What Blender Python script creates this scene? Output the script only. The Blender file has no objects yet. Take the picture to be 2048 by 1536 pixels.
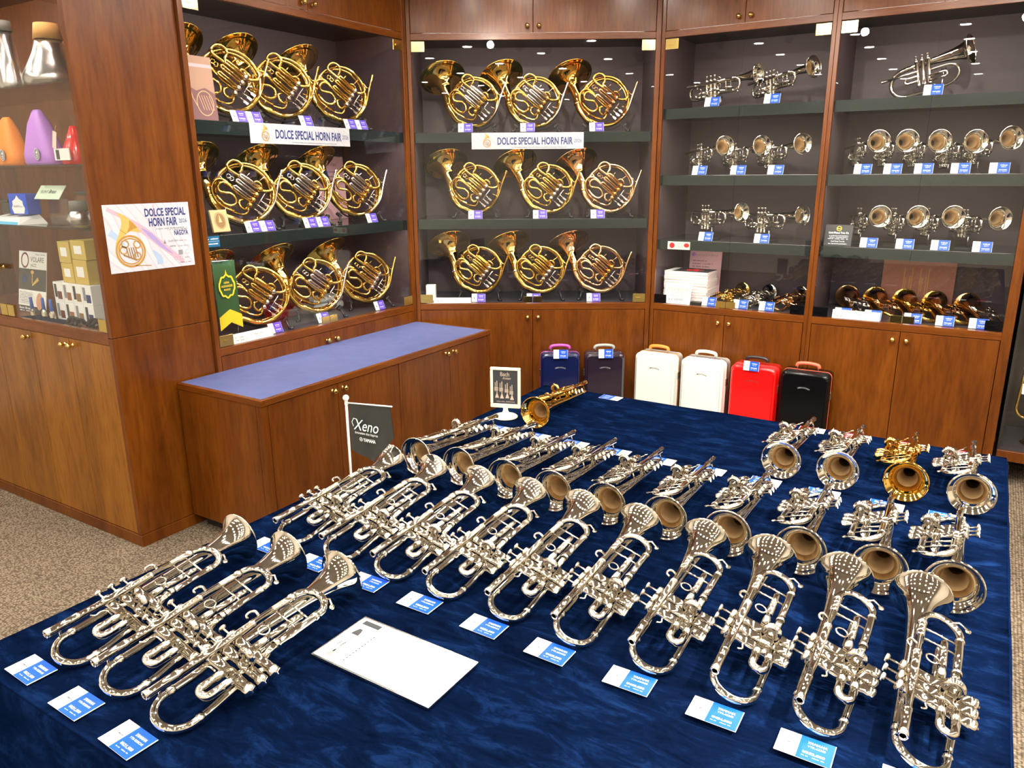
import bpy, math, random
from mathutils import Vector, Matrix, Euler
random.seed(7)
R = math.radians
SC = bpy.context.scene
COL = SC.collection

# ------------------------------------------------------------------ camera
def set_camera():
    h, p, r = R(32.0489), R(15.5147), R(-0.3669)
    fw = Vector((-math.sin(h) * math.cos(p), math.cos(h) * math.cos(p), -math.sin(p)))
    rt = Vector((math.cos(h), math.sin(h), 0))
    up = rt.cross(fw)
    rt2 = rt * math.cos(r) + up * math.sin(r)
    up2 = up * math.cos(r) - rt * math.sin(r)
    cd = bpy.data.cameras.new('camera')
    cd.sensor_width = 36.0
    cd.lens = 36.0 * 1514.05 / 2048
    cd.clip_start = 0.02
    co = bpy.data.objects.new('camera', cd)
    COL.objects.link(co)
    m = Matrix((rt2, up2, -fw)).transposed().to_4x4()
    m.translation = (0, 0, 1.70)
    co.matrix_world = m
    SC.camera = co
set_camera()

# ------------------------------------------------------------------ world, exposure
w = bpy.data.worlds.new('world'); SC.world = w
w.use_nodes = True
w.node_tree.nodes['Background'].inputs[0].default_value = (0.9, 0.85, 0.8, 1)
w.node_tree.nodes['Background'].inputs[1].default_value = 0.02
SC.view_settings.view_transform = 'Standard'
SC.view_settings.look = 'None'
SC.view_settings.gamma = 1.0
SC.view_settings.use_curve_mapping = False
SC.view_settings.exposure = 0.3
LAMP = 620.0        # radiance of a ceiling downlight
STRIP = 45.0        # radiance of the strips inside the cabinets
CEIL = 2.95

# ------------------------------------------------------------------ materials
MATS = {}
def nodes(name):
    m = bpy.data.materials.new(name); m.use_nodes = True
    nt = m.node_tree
    b = nt.nodes['Principled BSDF']
    MATS[name] = m
    return m, nt, b
def plain(name, col, rough=0.5, metal=0.0, coat=0.0, spec=None, emit=None):
    m, nt, b = nodes(name)
    b.inputs['Base Color'].default_value = (*col, 1)
    b.inputs['Roughness'].default_value = rough
    b.inputs['Metallic'].default_value = metal
    b.inputs['Coat Weight'].default_value = coat
    if spec is not None: b.inputs['Specular IOR Level'].default_value = spec
    if emit:
        b.inputs['Emission Color'].default_value = (*emit[0], 1)
        b.inputs['Emission Strength'].default_value = emit[1]
    return m
def tex(nt, kind, scale=(1, 1, 1), rot=(0, 0, 0), coord='Object', **kw):
    tc = nt.nodes.new('ShaderNodeTexCoord')
    mp = nt.nodes.new('ShaderNodeMapping')
    mp.inputs['Scale'].default_value = scale
    mp.inputs['Rotation'].default_value = rot
    nt.links.new(tc.outputs[coord], mp.inputs[0])
    t = nt.nodes.new(kind)
    nt.links.new(mp.outputs[0], t.inputs['Vector'])
    for k, v in kw.items(): t.inputs[k].default_value = v
    return t
def ramp(nt, src, stops):
    r = nt.nodes.new('ShaderNodeValToRGB')
    e = r.color_ramp.elements
    while len(e) < len(stops): e.new(0.5)
    for i, (p, c) in enumerate(stops):
        e[i].position = p; e[i].color = (*c, 1)
    nt.links.new(src, r.inputs[0])
    return r
def bump(nt, b, src, strength, dist=0.01):
    n = nt.nodes.new('ShaderNodeBump')
    n.inputs['Strength'].default_value = strength
    n.inputs['Distance'].default_value = dist
    nt.links.new(src, n.inputs['Height'])
    nt.links.new(n.outputs[0], b.inputs['Normal'])
def wood(name, c0, c1, c2, scale, rough=0.33):
    m, nt, b = nodes(name)
    n1 = tex(nt, 'ShaderNodeTexNoise', scale, Scale=1.0, Detail=6.0, Roughness=0.62, Distortion=0.6)
    r1 = ramp(nt, n1.outputs['Fac'], [(0.28, c0), (0.5, c1), (0.74, c2)])
    n2 = tex(nt, 'ShaderNodeTexNoise', tuple(s * 9 for s in scale), Scale=1.0, Detail=3.0)
    r2 = ramp(nt, n2.outputs['Fac'], [(0.36, (0.72, 0.66, 0.6)), (0.55, (1, 1, 1))])
    mx = nt.nodes.new('ShaderNodeMix'); mx.data_type = 'RGBA'; mx.blend_type = 'MULTIPLY'
    mx.inputs[0].default_value = 0.8
    nt.links.new(r1.outputs[0], mx.inputs[6]); nt.links.new(r2.outputs[0], mx.inputs[7])
    nt.links.new(mx.outputs[2], b.inputs['Base Color'])
    b.inputs['Roughness'].default_value = rough
    b.inputs['Coat Weight'].default_value = 0.12
    b.inputs['Coat Roughness'].default_value = 0.18
    b.inputs['Specular IOR Level'].default_value = 0.28
    bump(nt, b, n2.outputs['Fac'], 0.06, 0.002)
    return m
WC = ((0.080, 0.0195, 0.0014), (0.124, 0.0325, 0.0022), (0.170, 0.049, 0.0036))
wood('wood', *WC, (7, 7, 0.9))
wood('wood_rail', *[tuple(v * 1.1 for v in c) for c in WC], (1.6, 1.6, 16))
wood('wood_gold', (0.145, 0.049, 0.005), (0.220, 0.080, 0.008), (0.285, 0.110, 0.012), (7, 7, 0.9))
wood('wood_inside', (0.10, 0.028, 0.007), (0.15, 0.045, 0.010), (0.19, 0.06, 0.014), (5, 5, 1), 0.5)

def metal(name, c, rough, var=0.04):
    m, nt, b = nodes(name)
    b.inputs['Metallic'].default_value = 1.0
    b.inputs['Base Color'].default_value = (*c, 1)
    n = tex(nt, 'ShaderNodeTexNoise', (30, 30, 30), Scale=1.0, Detail=2.0)
    mr = nt.nodes.new('ShaderNodeMapRange')
    mr.inputs['To Min'].default_value = rough; mr.inputs['To Max'].default_value = rough + var
    nt.links.new(n.outputs['Fac'], mr.inputs['Value'])
    nt.links.new(mr.outputs[0], b.inputs['Roughness'])
    return m
metal('silver', (0.95, 0.91, 0.80), 0.02, 0.03)
metal('gold', (0.94, 0.62, 0.15), 0.035, 0.03)
metal('gold_dark', (0.88, 0.48, 0.09), 0.05, 0.03)
metal('gold_satin', (0.94, 0.60, 0.14), 0.14, 0.04)
metal('rose_satin', (0.92, 0.55, 0.22), 0.15, 0.04)
metal('rose', (0.94, 0.60, 0.30), 0.04, 0.03)
metal('nickel', (0.88, 0.80, 0.72), 0.10)
metal('aluminium', (0.80, 0.80, 0.79), 0.22)
metal('brass', (0.85, 0.62, 0.20), 0.14)
metal('brass_plate', (0.62, 0.46, 0.14), 0.30)
metal('steel', (0.55, 0.55, 0.56), 0.22)
plain('bore_lit', (0.60, 0.42, 0.22), 0.40, metal=0.55)  # tan of the reflections inside a trumpet bell, put into the base colour
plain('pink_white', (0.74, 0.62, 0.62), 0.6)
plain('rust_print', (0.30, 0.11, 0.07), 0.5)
plain('bore_shaded', (0.10, 0.065, 0.03), 0.5, metal=0.5)  # shade deep in the trumpet bell, painted as a darker colour
plain('pearl', (0.82, 0.80, 0.72), 0.18, coat=0.5)
plain('black_plastic', (0.012, 0.012, 0.013), 0.38)
plain('black_gloss', (0.003, 0.003, 0.0035), 0.16, spec=0.3)
plain('dark_panel', (0.050, 0.033, 0.038), 0.55)
plain('dark_ceiling', (0.012, 0.012, 0.012), 0.35)
plain('deck', (0.035, 0.033, 0.042), 0.32)
plain('shelf', (0.012, 0.019, 0.018), 0.16, coat=0.3)
plain('gap', (0.01, 0.006, 0.004), 0.8)
plain('white', (0.80, 0.81, 0.78), 0.45)
plain('paper', (0.80, 0.82, 0.78), 0.6)
plain('cream', (0.74, 0.76, 0.58), 0.45)
plain('white_gloss', (0.74, 0.76, 0.70), 0.20, coat=0.4)
plain('blue_print', (0.003, 0.075, 0.60), 0.4, spec=0.25)
plain('purple_print', (0.10, 0.055, 0.50), 0.4, spec=0.25)
plain('red_print', (0.75, 0.02, 0.02), 0.4)
plain('navy_ink', (0.015, 0.030, 0.15), 0.5)
plain('ink', (0.03, 0.03, 0.035), 0.6)
plain('grey_ink', (0.22, 0.23, 0.24), 0.6)
plain('link_ink', (0.12, 0.22, 0.55), 0.6)
plain('white_ink', (0.88, 0.89, 0.9), 0.5)
plain('gold_ink', (0.40, 0.21, 0.035), 0.45)
plain('gold_ink_light', (0.60, 0.37, 0.10), 0.45)
plain('brown_ink', (0.25, 0.14, 0.05), 0.5)
plain('yellow', (0.75, 0.55, 0.02), 0.6)
plain('skin_ink', (0.62, 0.30, 0.18), 0.6)
plain('orange', (0.85, 0.24, 0.01), 0.55)
plain('violet', (0.46, 0.20, 0.66), 0.55)
plain('red_gloss', (0.72, 0.006, 0.006), 0.22, coat=0.5)
plain('navy_gloss', (0.006, 0.010, 0.055), 0.12, coat=0.8)
plain('plum_gloss', (0.018, 0.011, 0.022), 0.14, coat=0.8)
plain('magenta', (0.42, 0.06, 0.34), 0.4)
plain('orange_plastic', (0.85, 0.25, 0.03), 0.35)
plain('coral', (0.80, 0.13, 0.07), 0.35)
plain('cork', (0.62, 0.33, 0.10), 0.8)
plain('grey_cork', (0.16, 0.15, 0.13), 0.8)
plain('brown_card', (0.28, 0.11, 0.04), 0.6)
plain('gold_card', (0.55, 0.40, 0.08), 0.38)
plain('tan', (0.60, 0.40, 0.20), 0.6)
plain('maroon', (0.12, 0.012, 0.018), 0.35)
plain('grey_case', (0.36, 0.40, 0.40), 0.4)
plain('sky_print', (0.10, 0.48, 0.75), 0.4)
plain('teal_print', (0.01, 0.13, 0.30), 0.4)
plain('pink_paper', (0.72, 0.42, 0.46), 0.6)
plain('green_cloth', (0.012, 0.060, 0.014), 0.8)
plain('black_cloth', (0.020, 0.021, 0.018), 0.7)
plain('mouth_blue', (0.02, 0.10, 0.42), 0.3)
plain('mint', (0.66, 0.78, 0.62), 0.4)
plain('wall_paint', (0.66, 0.61, 0.53), 0.8)
plain('room_ceiling', (0.34, 0.325, 0.30), 0.85)
plain('lamp_glow', (1, 1, 1), 0.5, emit=((1.0, 0.92, 0.81), LAMP))
plain('strip_glow', (1, 1, 1), 0.5, emit=((1.0, 0.87, 0.78), STRIP))

def glass(name, tint, base=0.03):
    m = bpy.data.materials.new(name); m.use_nodes = True
    nt = m.node_tree; nt.nodes.clear()
    out = nt.nodes.new('ShaderNodeOutputMaterial')
    tr = nt.nodes.new('ShaderNodeBsdfTransparent'); tr.inputs[0].default_value = (*tint, 1)
    gl = nt.nodes.new('ShaderNodeBsdfGlossy'); gl.inputs['Roughness'].default_value = 0.0
    lw = nt.nodes.new('ShaderNodeLayerWeight'); lw.inputs['Blend'].default_value = 0.5
    pw = nt.nodes.new('ShaderNodeMath'); pw.operation = 'POWER'; pw.inputs[1].default_value = 5
    ma = nt.nodes.new('ShaderNodeMath'); ma.operation = 'MULTIPLY_ADD'
    ma.inputs[1].default_value = 0.95; ma.inputs[2].default_value = base
    mx = nt.nodes.new('ShaderNodeMixShader')
    nt.links.new(lw.outputs['Facing'], pw.inputs[0]); nt.links.new(pw.outputs[0], ma.inputs[0])
    nt.links.new(ma.outputs[0], mx.inputs[0]); nt.links.new(tr.outputs[0], mx.inputs[1])
    nt.links.new(gl.outputs[0], mx.inputs[2]); nt.links.new(mx.outputs[0], out.inputs[0])
    MATS[name] = m
glass('glass', (0.97, 0.975, 0.97), 0.032)
glass('acrylic', (0.97, 0.98, 0.98), 0.03)
glass('glass_shelf', (0.90, 0.95, 0.92), 0.03)

def velvet():
    m, nt, b = nodes('velvet')
    n = tex(nt, 'ShaderNodeTexNoise', (8, 22, 9), Scale=1.0, Detail=8.0, Roughness=0.75, Distortion=0.6)
    r = ramp(nt, n.outputs['Fac'], [(0.30, (0.0006, 0.0013, 0.0050)), (0.52, (0.0014, 0.0046, 0.0185)), (0.72, (0.0045, 0.0170, 0.068))])
    nt.links.new(r.outputs[0], b.inputs['Base Color'])
    b.inputs['Roughness'].default_value = 1.0
    b.inputs['Specular IOR Level'].default_value = 0.0
    b.inputs['Sheen Weight'].default_value = 0.045
    b.inputs['Sheen Roughness'].default_value = 0.42
    b.inputs['Sheen Tint'].default_value = (0.06, 0.22, 1.0, 1)
    f = tex(nt, 'ShaderNodeTexNoise', (260, 260, 260), Scale=1.0, Detail=2.0)
    bump(nt, b, f.outputs['Fac'], 0.15, 0.002)
velvet()
def carpet():
    m, nt, b = nodes('carpet')
    br = tex(nt, 'ShaderNodeTexVoronoi', (85, 125, 100), (0, 0, 0), Scale=1.0, Randomness=0.7)
    wv = tex(nt, 'ShaderNodeTexWave', (1, 1, 1), (0, 0, 0), Scale=26.0, Distortion=1.5, Detail=1.0)
    lo = tex(nt, 'ShaderNodeTexNoise', (3, 3, 3), Scale=1.0, Detail=3.0)
    r = ramp(nt, br.outputs['Distance'], [(0.05, (0.36, 0.29, 0.215)), (0.40, (0.26, 0.205, 0.147)), (0.70, (0.11, 0.083, 0.056))])
    r2 = ramp(nt, wv.outputs['Fac'], [(0.15, (0.66, 0.64, 0.62)), (0.6, (1, 1, 1))])
    r3 = ramp(nt, lo.outputs['Fac'], [(0.3, (0.85, 0.85, 0.85)), (0.7, (1, 1, 1))])
    mx = nt.nodes.new('ShaderNodeMix'); mx.data_type = 'RGBA'; mx.blend_type = 'MULTIPLY'; mx.inputs[0].default_value = 1
    my = nt.nodes.new('ShaderNodeMix'); my.data_type = 'RGBA'; my.blend_type = 'MULTIPLY'; my.inputs[0].default_value = 1
    nt.links.new(r.outputs[0], mx.inputs[6]); nt.links.new(r2.outputs[0], mx.inputs[7])
    nt.links.new(mx.outputs[2], my.inputs[6]); nt.links.new(r3.outputs[0], my.inputs[7])
    nt.links.new(my.outputs[2], b.inputs['Base Color'])
    b.inputs['Roughness'].default_value = 0.95
    b.inputs['Specular IOR Level'].default_value = 0.1
    bump(nt, b, br.outputs['Distance'], 0.35, 0.004)
carpet()
def mat_blue():
    m, nt, b = nodes('counter_mat')
    n = tex(nt, 'ShaderNodeTexNoise', (14, 14, 14), Scale=1.0, Detail=5.0)
    r = ramp(nt, n.outputs['Fac'], [(0.3, (0.070, 0.092, 0.235)), (0.7, (0.088, 0.112, 0.275))])
    nt.links.new(r.outputs[0], b.inputs['Base Color'])
    b.inputs['Roughness'].default_value = 0.62
mat_blue()
def poster_paper(name, sx, sy):
    # printed pastel swirls of pink, lilac and pale blue
    m, nt, b = nodes(name)
    wv = tex(nt, 'ShaderNodeTexWave', (sx, sy, 1), (0, 0, R(-38)), Scale=0.9, Distortion=5.0, Detail=1.0)
    r = ramp(nt, wv.outputs['Fac'], [(0.0, (0.50, 0.51, 0.57)), (0.45, (0.54, 0.51, 0.53)), (0.62, (0.54, 0.42, 0.48)), (0.72, (0.42, 0.44, 0.58)), (0.85, (0.52, 0.54, 0.57))])
    nt.links.new(r.outputs[0], b.inputs['Base Color'])
    b.inputs['Roughness'].default_value = 0.45
plain('pale_pink', (0.56, 0.34, 0.42), 0.5); plain('pale_blue', (0.34, 0.44, 0.60), 0.5); plain('pale_lilac', (0.32, 0.26, 0.52), 0.5)
poster_paper('poster_paper', 5.0, 4.0)
poster_paper('banner_paper', 5.0, 9.0)

# ------------------------------------------------------------------ mesh builder
class MB:
    def __init__(s): s.v = []; s.f = []; s.sm = []; s.mi = []
    def add(s, vs, fs, smooth=False, mi=0):
        o = len(s.v); s.v += [tuple(v) for v in vs]
        for f in fs:
            s.f.append(tuple(i + o for i in f)); s.sm.append(smooth); s.mi.append(mi)
        return s
    def box(s, x0, x1, y0, y1, z0, z1, bev=0.0, mi=0, M=None):
        if bev <= 0:
            vs = [Vector((x, y, z)) for x in (x0, x1) for y in (y0, y1) for z in (z0, z1)]
            fs = [(0, 1, 3, 2), (4, 6, 7, 5), (0, 4, 5, 1), (2, 3, 7, 6), (0, 2, 6, 4), (1, 5, 7, 3)]
        else:
            b = min(bev, (x1 - x0) * .49, (y1 - y0) * .49, (z1 - z0) * .49)
            vs = []; idx = {}
            for i, (X, sx) in enumerate(((x0, 1), (x1, -1))):
                for j, (Y, sy) in enumerate(((y0, 1), (y1, -1))):
                    for k, (Z, sz) in enumerate(((z0, 1), (z1, -1))):
                        idx[i, j, k] = len(vs)
                        vs += [Vector((X, Y + sy * b, Z + sz * b)), Vector((X + sx * b, Y, Z + sz * b)), Vector((X + sx * b, Y + sy * b, Z))]
            g = lambda i, j, k, a: idx[i, j, k] + a
            fs = [(g(0,0,0,0), g(0,0,1,0), g(0,1,1,0), g(0,1,0,0)), (g(1,0,0,0), g(1,1,0,0), g(1,1,1,0), g(1,0,1,0)),
                  (g(0,0,0,1), g(1,0,0,1), g(1,0,1,1), g(0,0,1,1)), (g(0,1,0,1), g(0,1,1,1), g(1,1,1,1), g(1,1,0,1)),
                  (g(0,0,0,2), g(0,1,0,2), g(1,1,0,2), g(1,0,0,2)), (g(0,0,1,2), g(1,0,1,2), g(1,1,1,2), g(0,1,1,2))]
            for a in (0, 1):
                for c in (0, 1):
                    fs += [(g(a,c,0,0), g(a,c,1,0), g(a,c,1,1), g(a,c,0,1)), (g(a,0,c,0), g(a,1,c,0), g(a,1,c,2), g(a,0,c,2)),
                           (g(0,a,c,1), g(1,a,c,1), g(1,a,c,2), g(0,a,c,2))]
            for i in (0, 1):
                for j in (0, 1):
                    for k in (0, 1): fs.append((g(i,j,k,0), g(i,j,k,1), g(i,j,k,2)))
        if M is not None: vs = [M @ v for v in vs]
        return s.add(vs, fs, False, mi)
    def tube(s, pts, r, n=10, closed=False, caps=True, mi=0):
        P = [Vector(p) for p in pts]; m = len(P)
        rs = [r] * m if isinstance(r, (int, float)) else list(r)
        T = []
        for i in range(m):
            a = P[(i - 1) % m] if (closed or i > 0) else P[i]
            b = P[(i + 1) % m] if (closed or i < m - 1) else P[i]
            t = (b - a)
            T.append(t.normalized() if t.length > 1e-9 else Vector((0, 0, 1)))
        ref = Vector((0, 0, 1)) if abs(T[0].z) < 0.9 else Vector((1, 0, 0))
        N = (ref - T[0] * ref.dot(T[0])).normalized()
        vs = []
        for i in range(m):
            if i:
                N = N - T[i] * N.dot(T[i])
                N = N.normalized() if N.length > 1e-6 else T[i].orthogonal().normalized()
            B = T[i].cross(N)
            for k in range(n):
                a = 2 * math.pi * k / n
                vs.append(P[i] + (N * math.cos(a) + B * math.sin(a)) * rs[i])
        fs = []
        for i in range(m if closed else m - 1):
            j = (i + 1) % m
            for k in range(n):
                l = (k + 1) % n
                fs.append((i * n + k, i * n + l, j * n + l, j * n + k))
        s.add(vs, fs, True, mi)
        if caps and not closed:
            o = len(s.v) - len(vs)
            s.f.append(tuple(o + k for k in range(n))[::-1]); s.sm.append(False); s.mi.append(mi)
            s.f.append(tuple(o + (m - 1) * n + k for k in range(n))); s.sm.append(False); s.mi.append(mi)
        return s
    def lathe(s, prof, org=(0, 0, 0), axis='z', n=24, mi=0, M=None):
        O = Vector(org)
        A, U, V = {'x': (Vector((1,0,0)), Vector((0,1,0)), Vector((0,0,1))), 'y': (Vector((0,1,0)), Vector((0,0,1)), Vector((1,0,0))), 'z': (Vector((0,0,1)), Vector((1,0,0)), Vector((0,1,0)))}[axis]
        vs = []; fs = []
        for t, r in prof:
            for k in range(n):
                a = 2 * math.pi * k / n
                vs.append(O + A * t + (U * math.cos(a) + V * math.sin(a)) * max(r, 1e-5))
        for i in range(len(prof) - 1):
            for k in range(n):
                l = (k + 1) % n
                fs.append((i * n + k, i * n + l, (i + 1) * n + l, (i + 1) * n + k))
        if M is not None: vs = [M @ v for v in vs]
        return s.add(vs, fs, True, mi)
    def poly(s, pts, z0, z1=None, mi=0, M=None):
        n = len(pts)
        if z1 is None:
            vs = [Vector((x, y, z0)) for x, y in pts]; fs = [tuple(range(n))]
        else:
            vs = [Vector((x, y, z0)) for x, y in pts] + [Vector((x, y, z1)) for x, y in pts]
            fs = [tuple(range(n))[::-1], tuple(range(n, 2 * n))] + [(i, (i + 1) % n, n + (i + 1) % n, n + i) for i in range(n)]
        if M is not None: vs = [M @ v for v in vs]
        return s.add(vs, fs, False, mi)
    def ribbon(s, pts, wd, z=0.0, mi=0, M=None, closed=False):
        P = [Vector((p[0], p[1], 0)) for p in pts]; m = len(P)
        ws = [wd] * m if isinstance(wd, (int, float)) else wd
        vs = []
        for i in range(m):
            a = P[(i - 1) % m] if (closed or i) else P[i]
            b = P[(i + 1) % m] if (closed or i < m - 1) else P[i]
            t = (b - a).normalized(); q = Vector((-t.y, t.x, 0)) * ws[i] / 2
            vs += [P[i] + q + Vector((0, 0, z)), P[i] - q + Vector((0, 0, z))]
        fs = [(2 * i, 2 * i + 1, (2 * i + 3) % (2 * m), (2 * i + 2) % (2 * m)) for i in range(m if closed else m - 1)]
        if M is not None: vs = [M @ v for v in vs]
        return s.add(vs, fs, False, mi)
    def merge(s, o, M=None):
        vs = [M @ Vector(v) for v in o.v] if M is not None else o.v
        b = len(s.v); s.v += [tuple(v) for v in vs]
        s.f += [tuple(i + b for i in f) for f in o.f]; s.sm += o.sm; s.mi += o.mi
        return s
    def mesh(s, name, mats):
        me = bpy.data.meshes.new(name)
        me.from_pydata(s.v, [], s.f)
        me.polygons.foreach_set('use_smooth', s.sm)
        me.polygons.foreach_set('material_index', s.mi)
        for m in ([mats] if isinstance(mats, str) else mats): me.materials.append(MATS[m])
        me.update()
        return me

def obj(name, mb, mats, parent=None, loc=None, rot=None):
    me = mb.mesh(name, mats) if isinstance(mb, MB) else mb
    o = bpy.data.objects.new(name, me); COL.objects.link(o)
    if parent: o.parent = parent
    if loc is not None: o.location = loc
    if rot is not None: o.rotation_euler = rot
    return o
def tag(o, label, cat, group=None, kind=None):
    o['label'] = label; o['category'] = cat
    if group: o['group'] = group
    if kind: o['kind'] = kind
    return o
def thing(name, label, cat, loc=(0, 0, 0), rot=(0, 0, 0), group=None, M=None):
    o = bpy.data.objects.new(name, None); COL.objects.link(o)
    o.empty_display_size = 0.05
    if M is not None: o.matrix_world = M
    else: o.location = loc; o.rotation_euler = rot
    return tag(o, label, cat, group)
def struct(name, mb, mats):
    o = obj(name, mb, mats); o['kind'] = 'structure'; return o
def arc(c, r, a0, a1, n, u=(1, 0, 0), v=(0, 1, 0)):
    c = Vector(c); u = Vector(u); v = Vector(v)
    return [c + (u * math.cos(R(a0 + (a1 - a0) * i / n)) + v * math.sin(R(a0 + (a1 - a0) * i / n))) * r for i in range(n + 1)]
def spline(pts, k=6, closed=False):
    P = [Vector(p) for p in pts]; m = len(P); out = []
    for i in range(m if closed else m - 1):
        g = (lambda j: P[j % m]) if closed else (lambda j: P[max(0, min(m - 1, j))])
        p0, p1, p2, p3 = g(i - 1), g(i), g(i + 1), g(i + 2)
        for t in range(k):
            t /= k
            out.append(0.5 * ((2 * p1) + (p2 - p0) * t + (2 * p0 - 5 * p1 + 4 * p2 - p3) * t * t + (3 * p1 - p0 - 3 * p2 + p3) * t ** 3))
    if not closed: out.append(P[-1])
    return out

# flat lettering ------------------------------------------------------
_TX = {}
def text_geo(s, bold=0.0, shear=0.0):
    key = (s, bold, shear)
    if key not in _TX:
        cu = bpy.data.curves.new('lettering', 'FONT'); cu.body = s; cu.size = 1.0
        cu.resolution_u = 3; cu.offset = bold; cu.shear = shear
        o = bpy.data.objects.new('lettering', cu)
        me = o.to_mesh()
        vs = [tuple(v.co) for v in me.vertices]; fs = [tuple(p.vertices) for p in me.polygons]
        o.to_mesh_clear()
        bpy.data.objects.remove(o); bpy.data.curves.remove(cu)
        if vs:
            x0 = min(v[0] for v in vs); x1 = max(v[0] for v in vs); y0 = min(v[1] for v in vs); y1 = max(v[1] for v in vs)
        else: x0 = x1 = y0 = y1 = 0
        _TX[key] = (vs, fs, x0, x1, y0, y1)
    return _TX[key]
def put_text(mb, s, x, y, h, w=None, align='L', bold=0.0, shear=0.0, z=0.0, mi=0, M=None, rot=0.0):
    """text with lower edge y, height h; stretched to width w when given"""
    vs, fs, x0, x1, y0, y1 = text_geo(s, bold, shear)
    if not vs or x1 <= x0: return mb
    k = h / (y1 - y0); kx = k if w is None else w / (x1 - x0)
    W = (x1 - x0) * kx
    ox = x - {'L': 0, 'C': W / 2, 'R': W}[align]
    c, sn = math.cos(rot), math.sin(rot)
    out = []
    for v in vs:
        a = (v[0] - x0) * kx + ox - x; b = (v[1] - y0) * k
        out.append(Vector((x + a * c - b * sn, y + a * sn + b * c, z)))
    if M is not None: out = [M @ v for v in out]
    return mb.add(out, fs, False, mi)
def scribble(mb, x, y, w, h, z=0, mi=0, n=None, M=None):
    """a line of print too small to read: short dashes of uneven length"""
    rnd = random.Random(int(x * 1e5) ^ int(y * 3e5))
    t = 0
    while t < w:
        l = h * rnd.uniform(0.5, 1.4)
        if rnd.random() < 0.86:
            a, b = x + t, x + min(w, t + l * 0.78); d = h * rnd.uniform(0.6, 1)
            mb.poly([(a, y), (b, y), (b, y + d), (a, y + d)], z, mi=mi, M=M)
        t += l
    return mb
ORD = ['first', 'second', 'third', 'fourth', 'fifth', 'sixth', 'seventh', 'eighth', 'ninth', 'tenth']

# ------------------------------------------------------------------ room
RX0, RX1, RY0, RY1 = -6.2, 4.2, -4.2, 5.6
struct('floor', MB().box(RX0, RX1, RY0, RY1, -0.05, 0), 'carpet')
struct('ceiling', MB().box(RX0, RX1, RY0, RY1, CEIL, CEIL + 0.05), 'room_ceiling')
struct('wall_back', MB().box(RX0, RX1, RY1, RY1 + 0.1, 0, CEIL), 'wall_paint')
struct('wall_front', MB().box(RX0, RX1, RY0 - 0.1, RY0, 0, CEIL), 'wall_paint')
struct('wall_left', MB().box(RX0 - 0.1, RX0, RY0, RY1, 0, CEIL), 'wall_paint')
struct('wall_right', MB().box(RX1, RX1 + 0.1, RY0, RY1, 0, CEIL), 'wall_paint')

# downlights in the ceiling
def downlights():
    ring = MB().lathe([(0.0, 0.046), (-0.006, 0.05), (-0.008, 0.064), (0.0, 0.068)], n=20).mesh('trim_ring', 'white')
    glow = MB().poly([(0.045 * math.cos(R(a)), 0.045 * math.sin(R(a))) for a in range(0, 360, 20)], -0.003)
    glow.f = [f[::-1] for f in glow.f]
    glow = glow.mesh('lens', 'lamp_glow')
    for x in (-4.9, -3.9, -2.25, -1.35, -0.45, 0.45, 1.5, 2.8):
        for y in (-3.0, -1.8, -0.7, 0.3, 1.2, 2.1, 3.0, 3.75):
            if x < -3.3 and y > 1.5: continue
            t = thing('downlight', 'round white recessed downlight set into the ceiling', 'ceiling light', (x, y, CEIL), group='ceiling downlights')
            obj('trim_ring', ring, None, t); obj('lens', glow, None, t)
def track_spots():
    bar = thing('light_track', 'black ceiling track carrying the display spotlights', 'light track', (0, 0, CEIL))
    obj('rail', MB().box(-2.6, 1.6, 2.28, 2.32, -0.022, 0), 'black_plastic', bar)
    obj('rail', MB().box(1.02, 1.06, -0.4, 2.28, -0.022, 0), 'black_plastic', bar)
    for p, aim, pw, ang in SPOTS:
        p = Vector(p); d = (Vector(aim) - p).normalized()
        t = thing('track_spotlight', 'small black spotlight head on the ceiling track', 'spotlight', p, group='track spotlights')
        q = d.to_track_quat('-Z', 'Y')
        h = obj('housing', MB().lathe([(0.09, 0.0001), (0.088, 0.03), (-0.01, 0.042), (-0.012, 0.040), (0.0, 0.034), (0.02, 0.02)], n=18), 'black_plastic', t); h.rotation_euler = q.to_euler()
        obj('stem', MB().tube([(0, 0, 0.05), (0, 0, CEIL - 0.02 - p.z)], 0.008, 8), 'black_plastic', t)
        ld = bpy.data.lights.new('spot_beam', 'SPOT'); ld.energy = pw; ld.color = (1.0, 0.92, 0.82); ld.spot_size = R(ang); ld.spot_blend = 0.7; ld.shadow_soft_size = 0.03
        lo = bpy.data.objects.new('spot_beam', ld); COL.objects.link(lo); lo.parent = t; lo.rotation_euler = q.to_euler(); lo.location = d * 0.015
SPOTS = [((1.04, 0.6, 2.80), (0.26, 0.95, 0.76), 430, 44), ((1.04, 1.5, 2.80), (0.26, 1.60, 0.76), 430, 44), ((1.04, 2.1, 2.80), (0.22, 2.45, 0.76), 430, 44),
         ((0.0, 2.30, 2.80), (-0.36, 5.0, 1.25), 150, 58), ((-1.1, 2.30, 2.80), (-1.35, 5.0, 1.3), 120, 58),
         ((-1.7, 2.30, 2.80), (-2.7, 4.5, 1.4), 120, 58), ((-1.4, 2.30, 2.80), (-3.4, 3.2, 1.5), 90, 54),
         ((-2.3, 2.30, 2.80), (-3.4, 3.1, 1.0), 40, 50)]
downlights()
track_spots()

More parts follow.
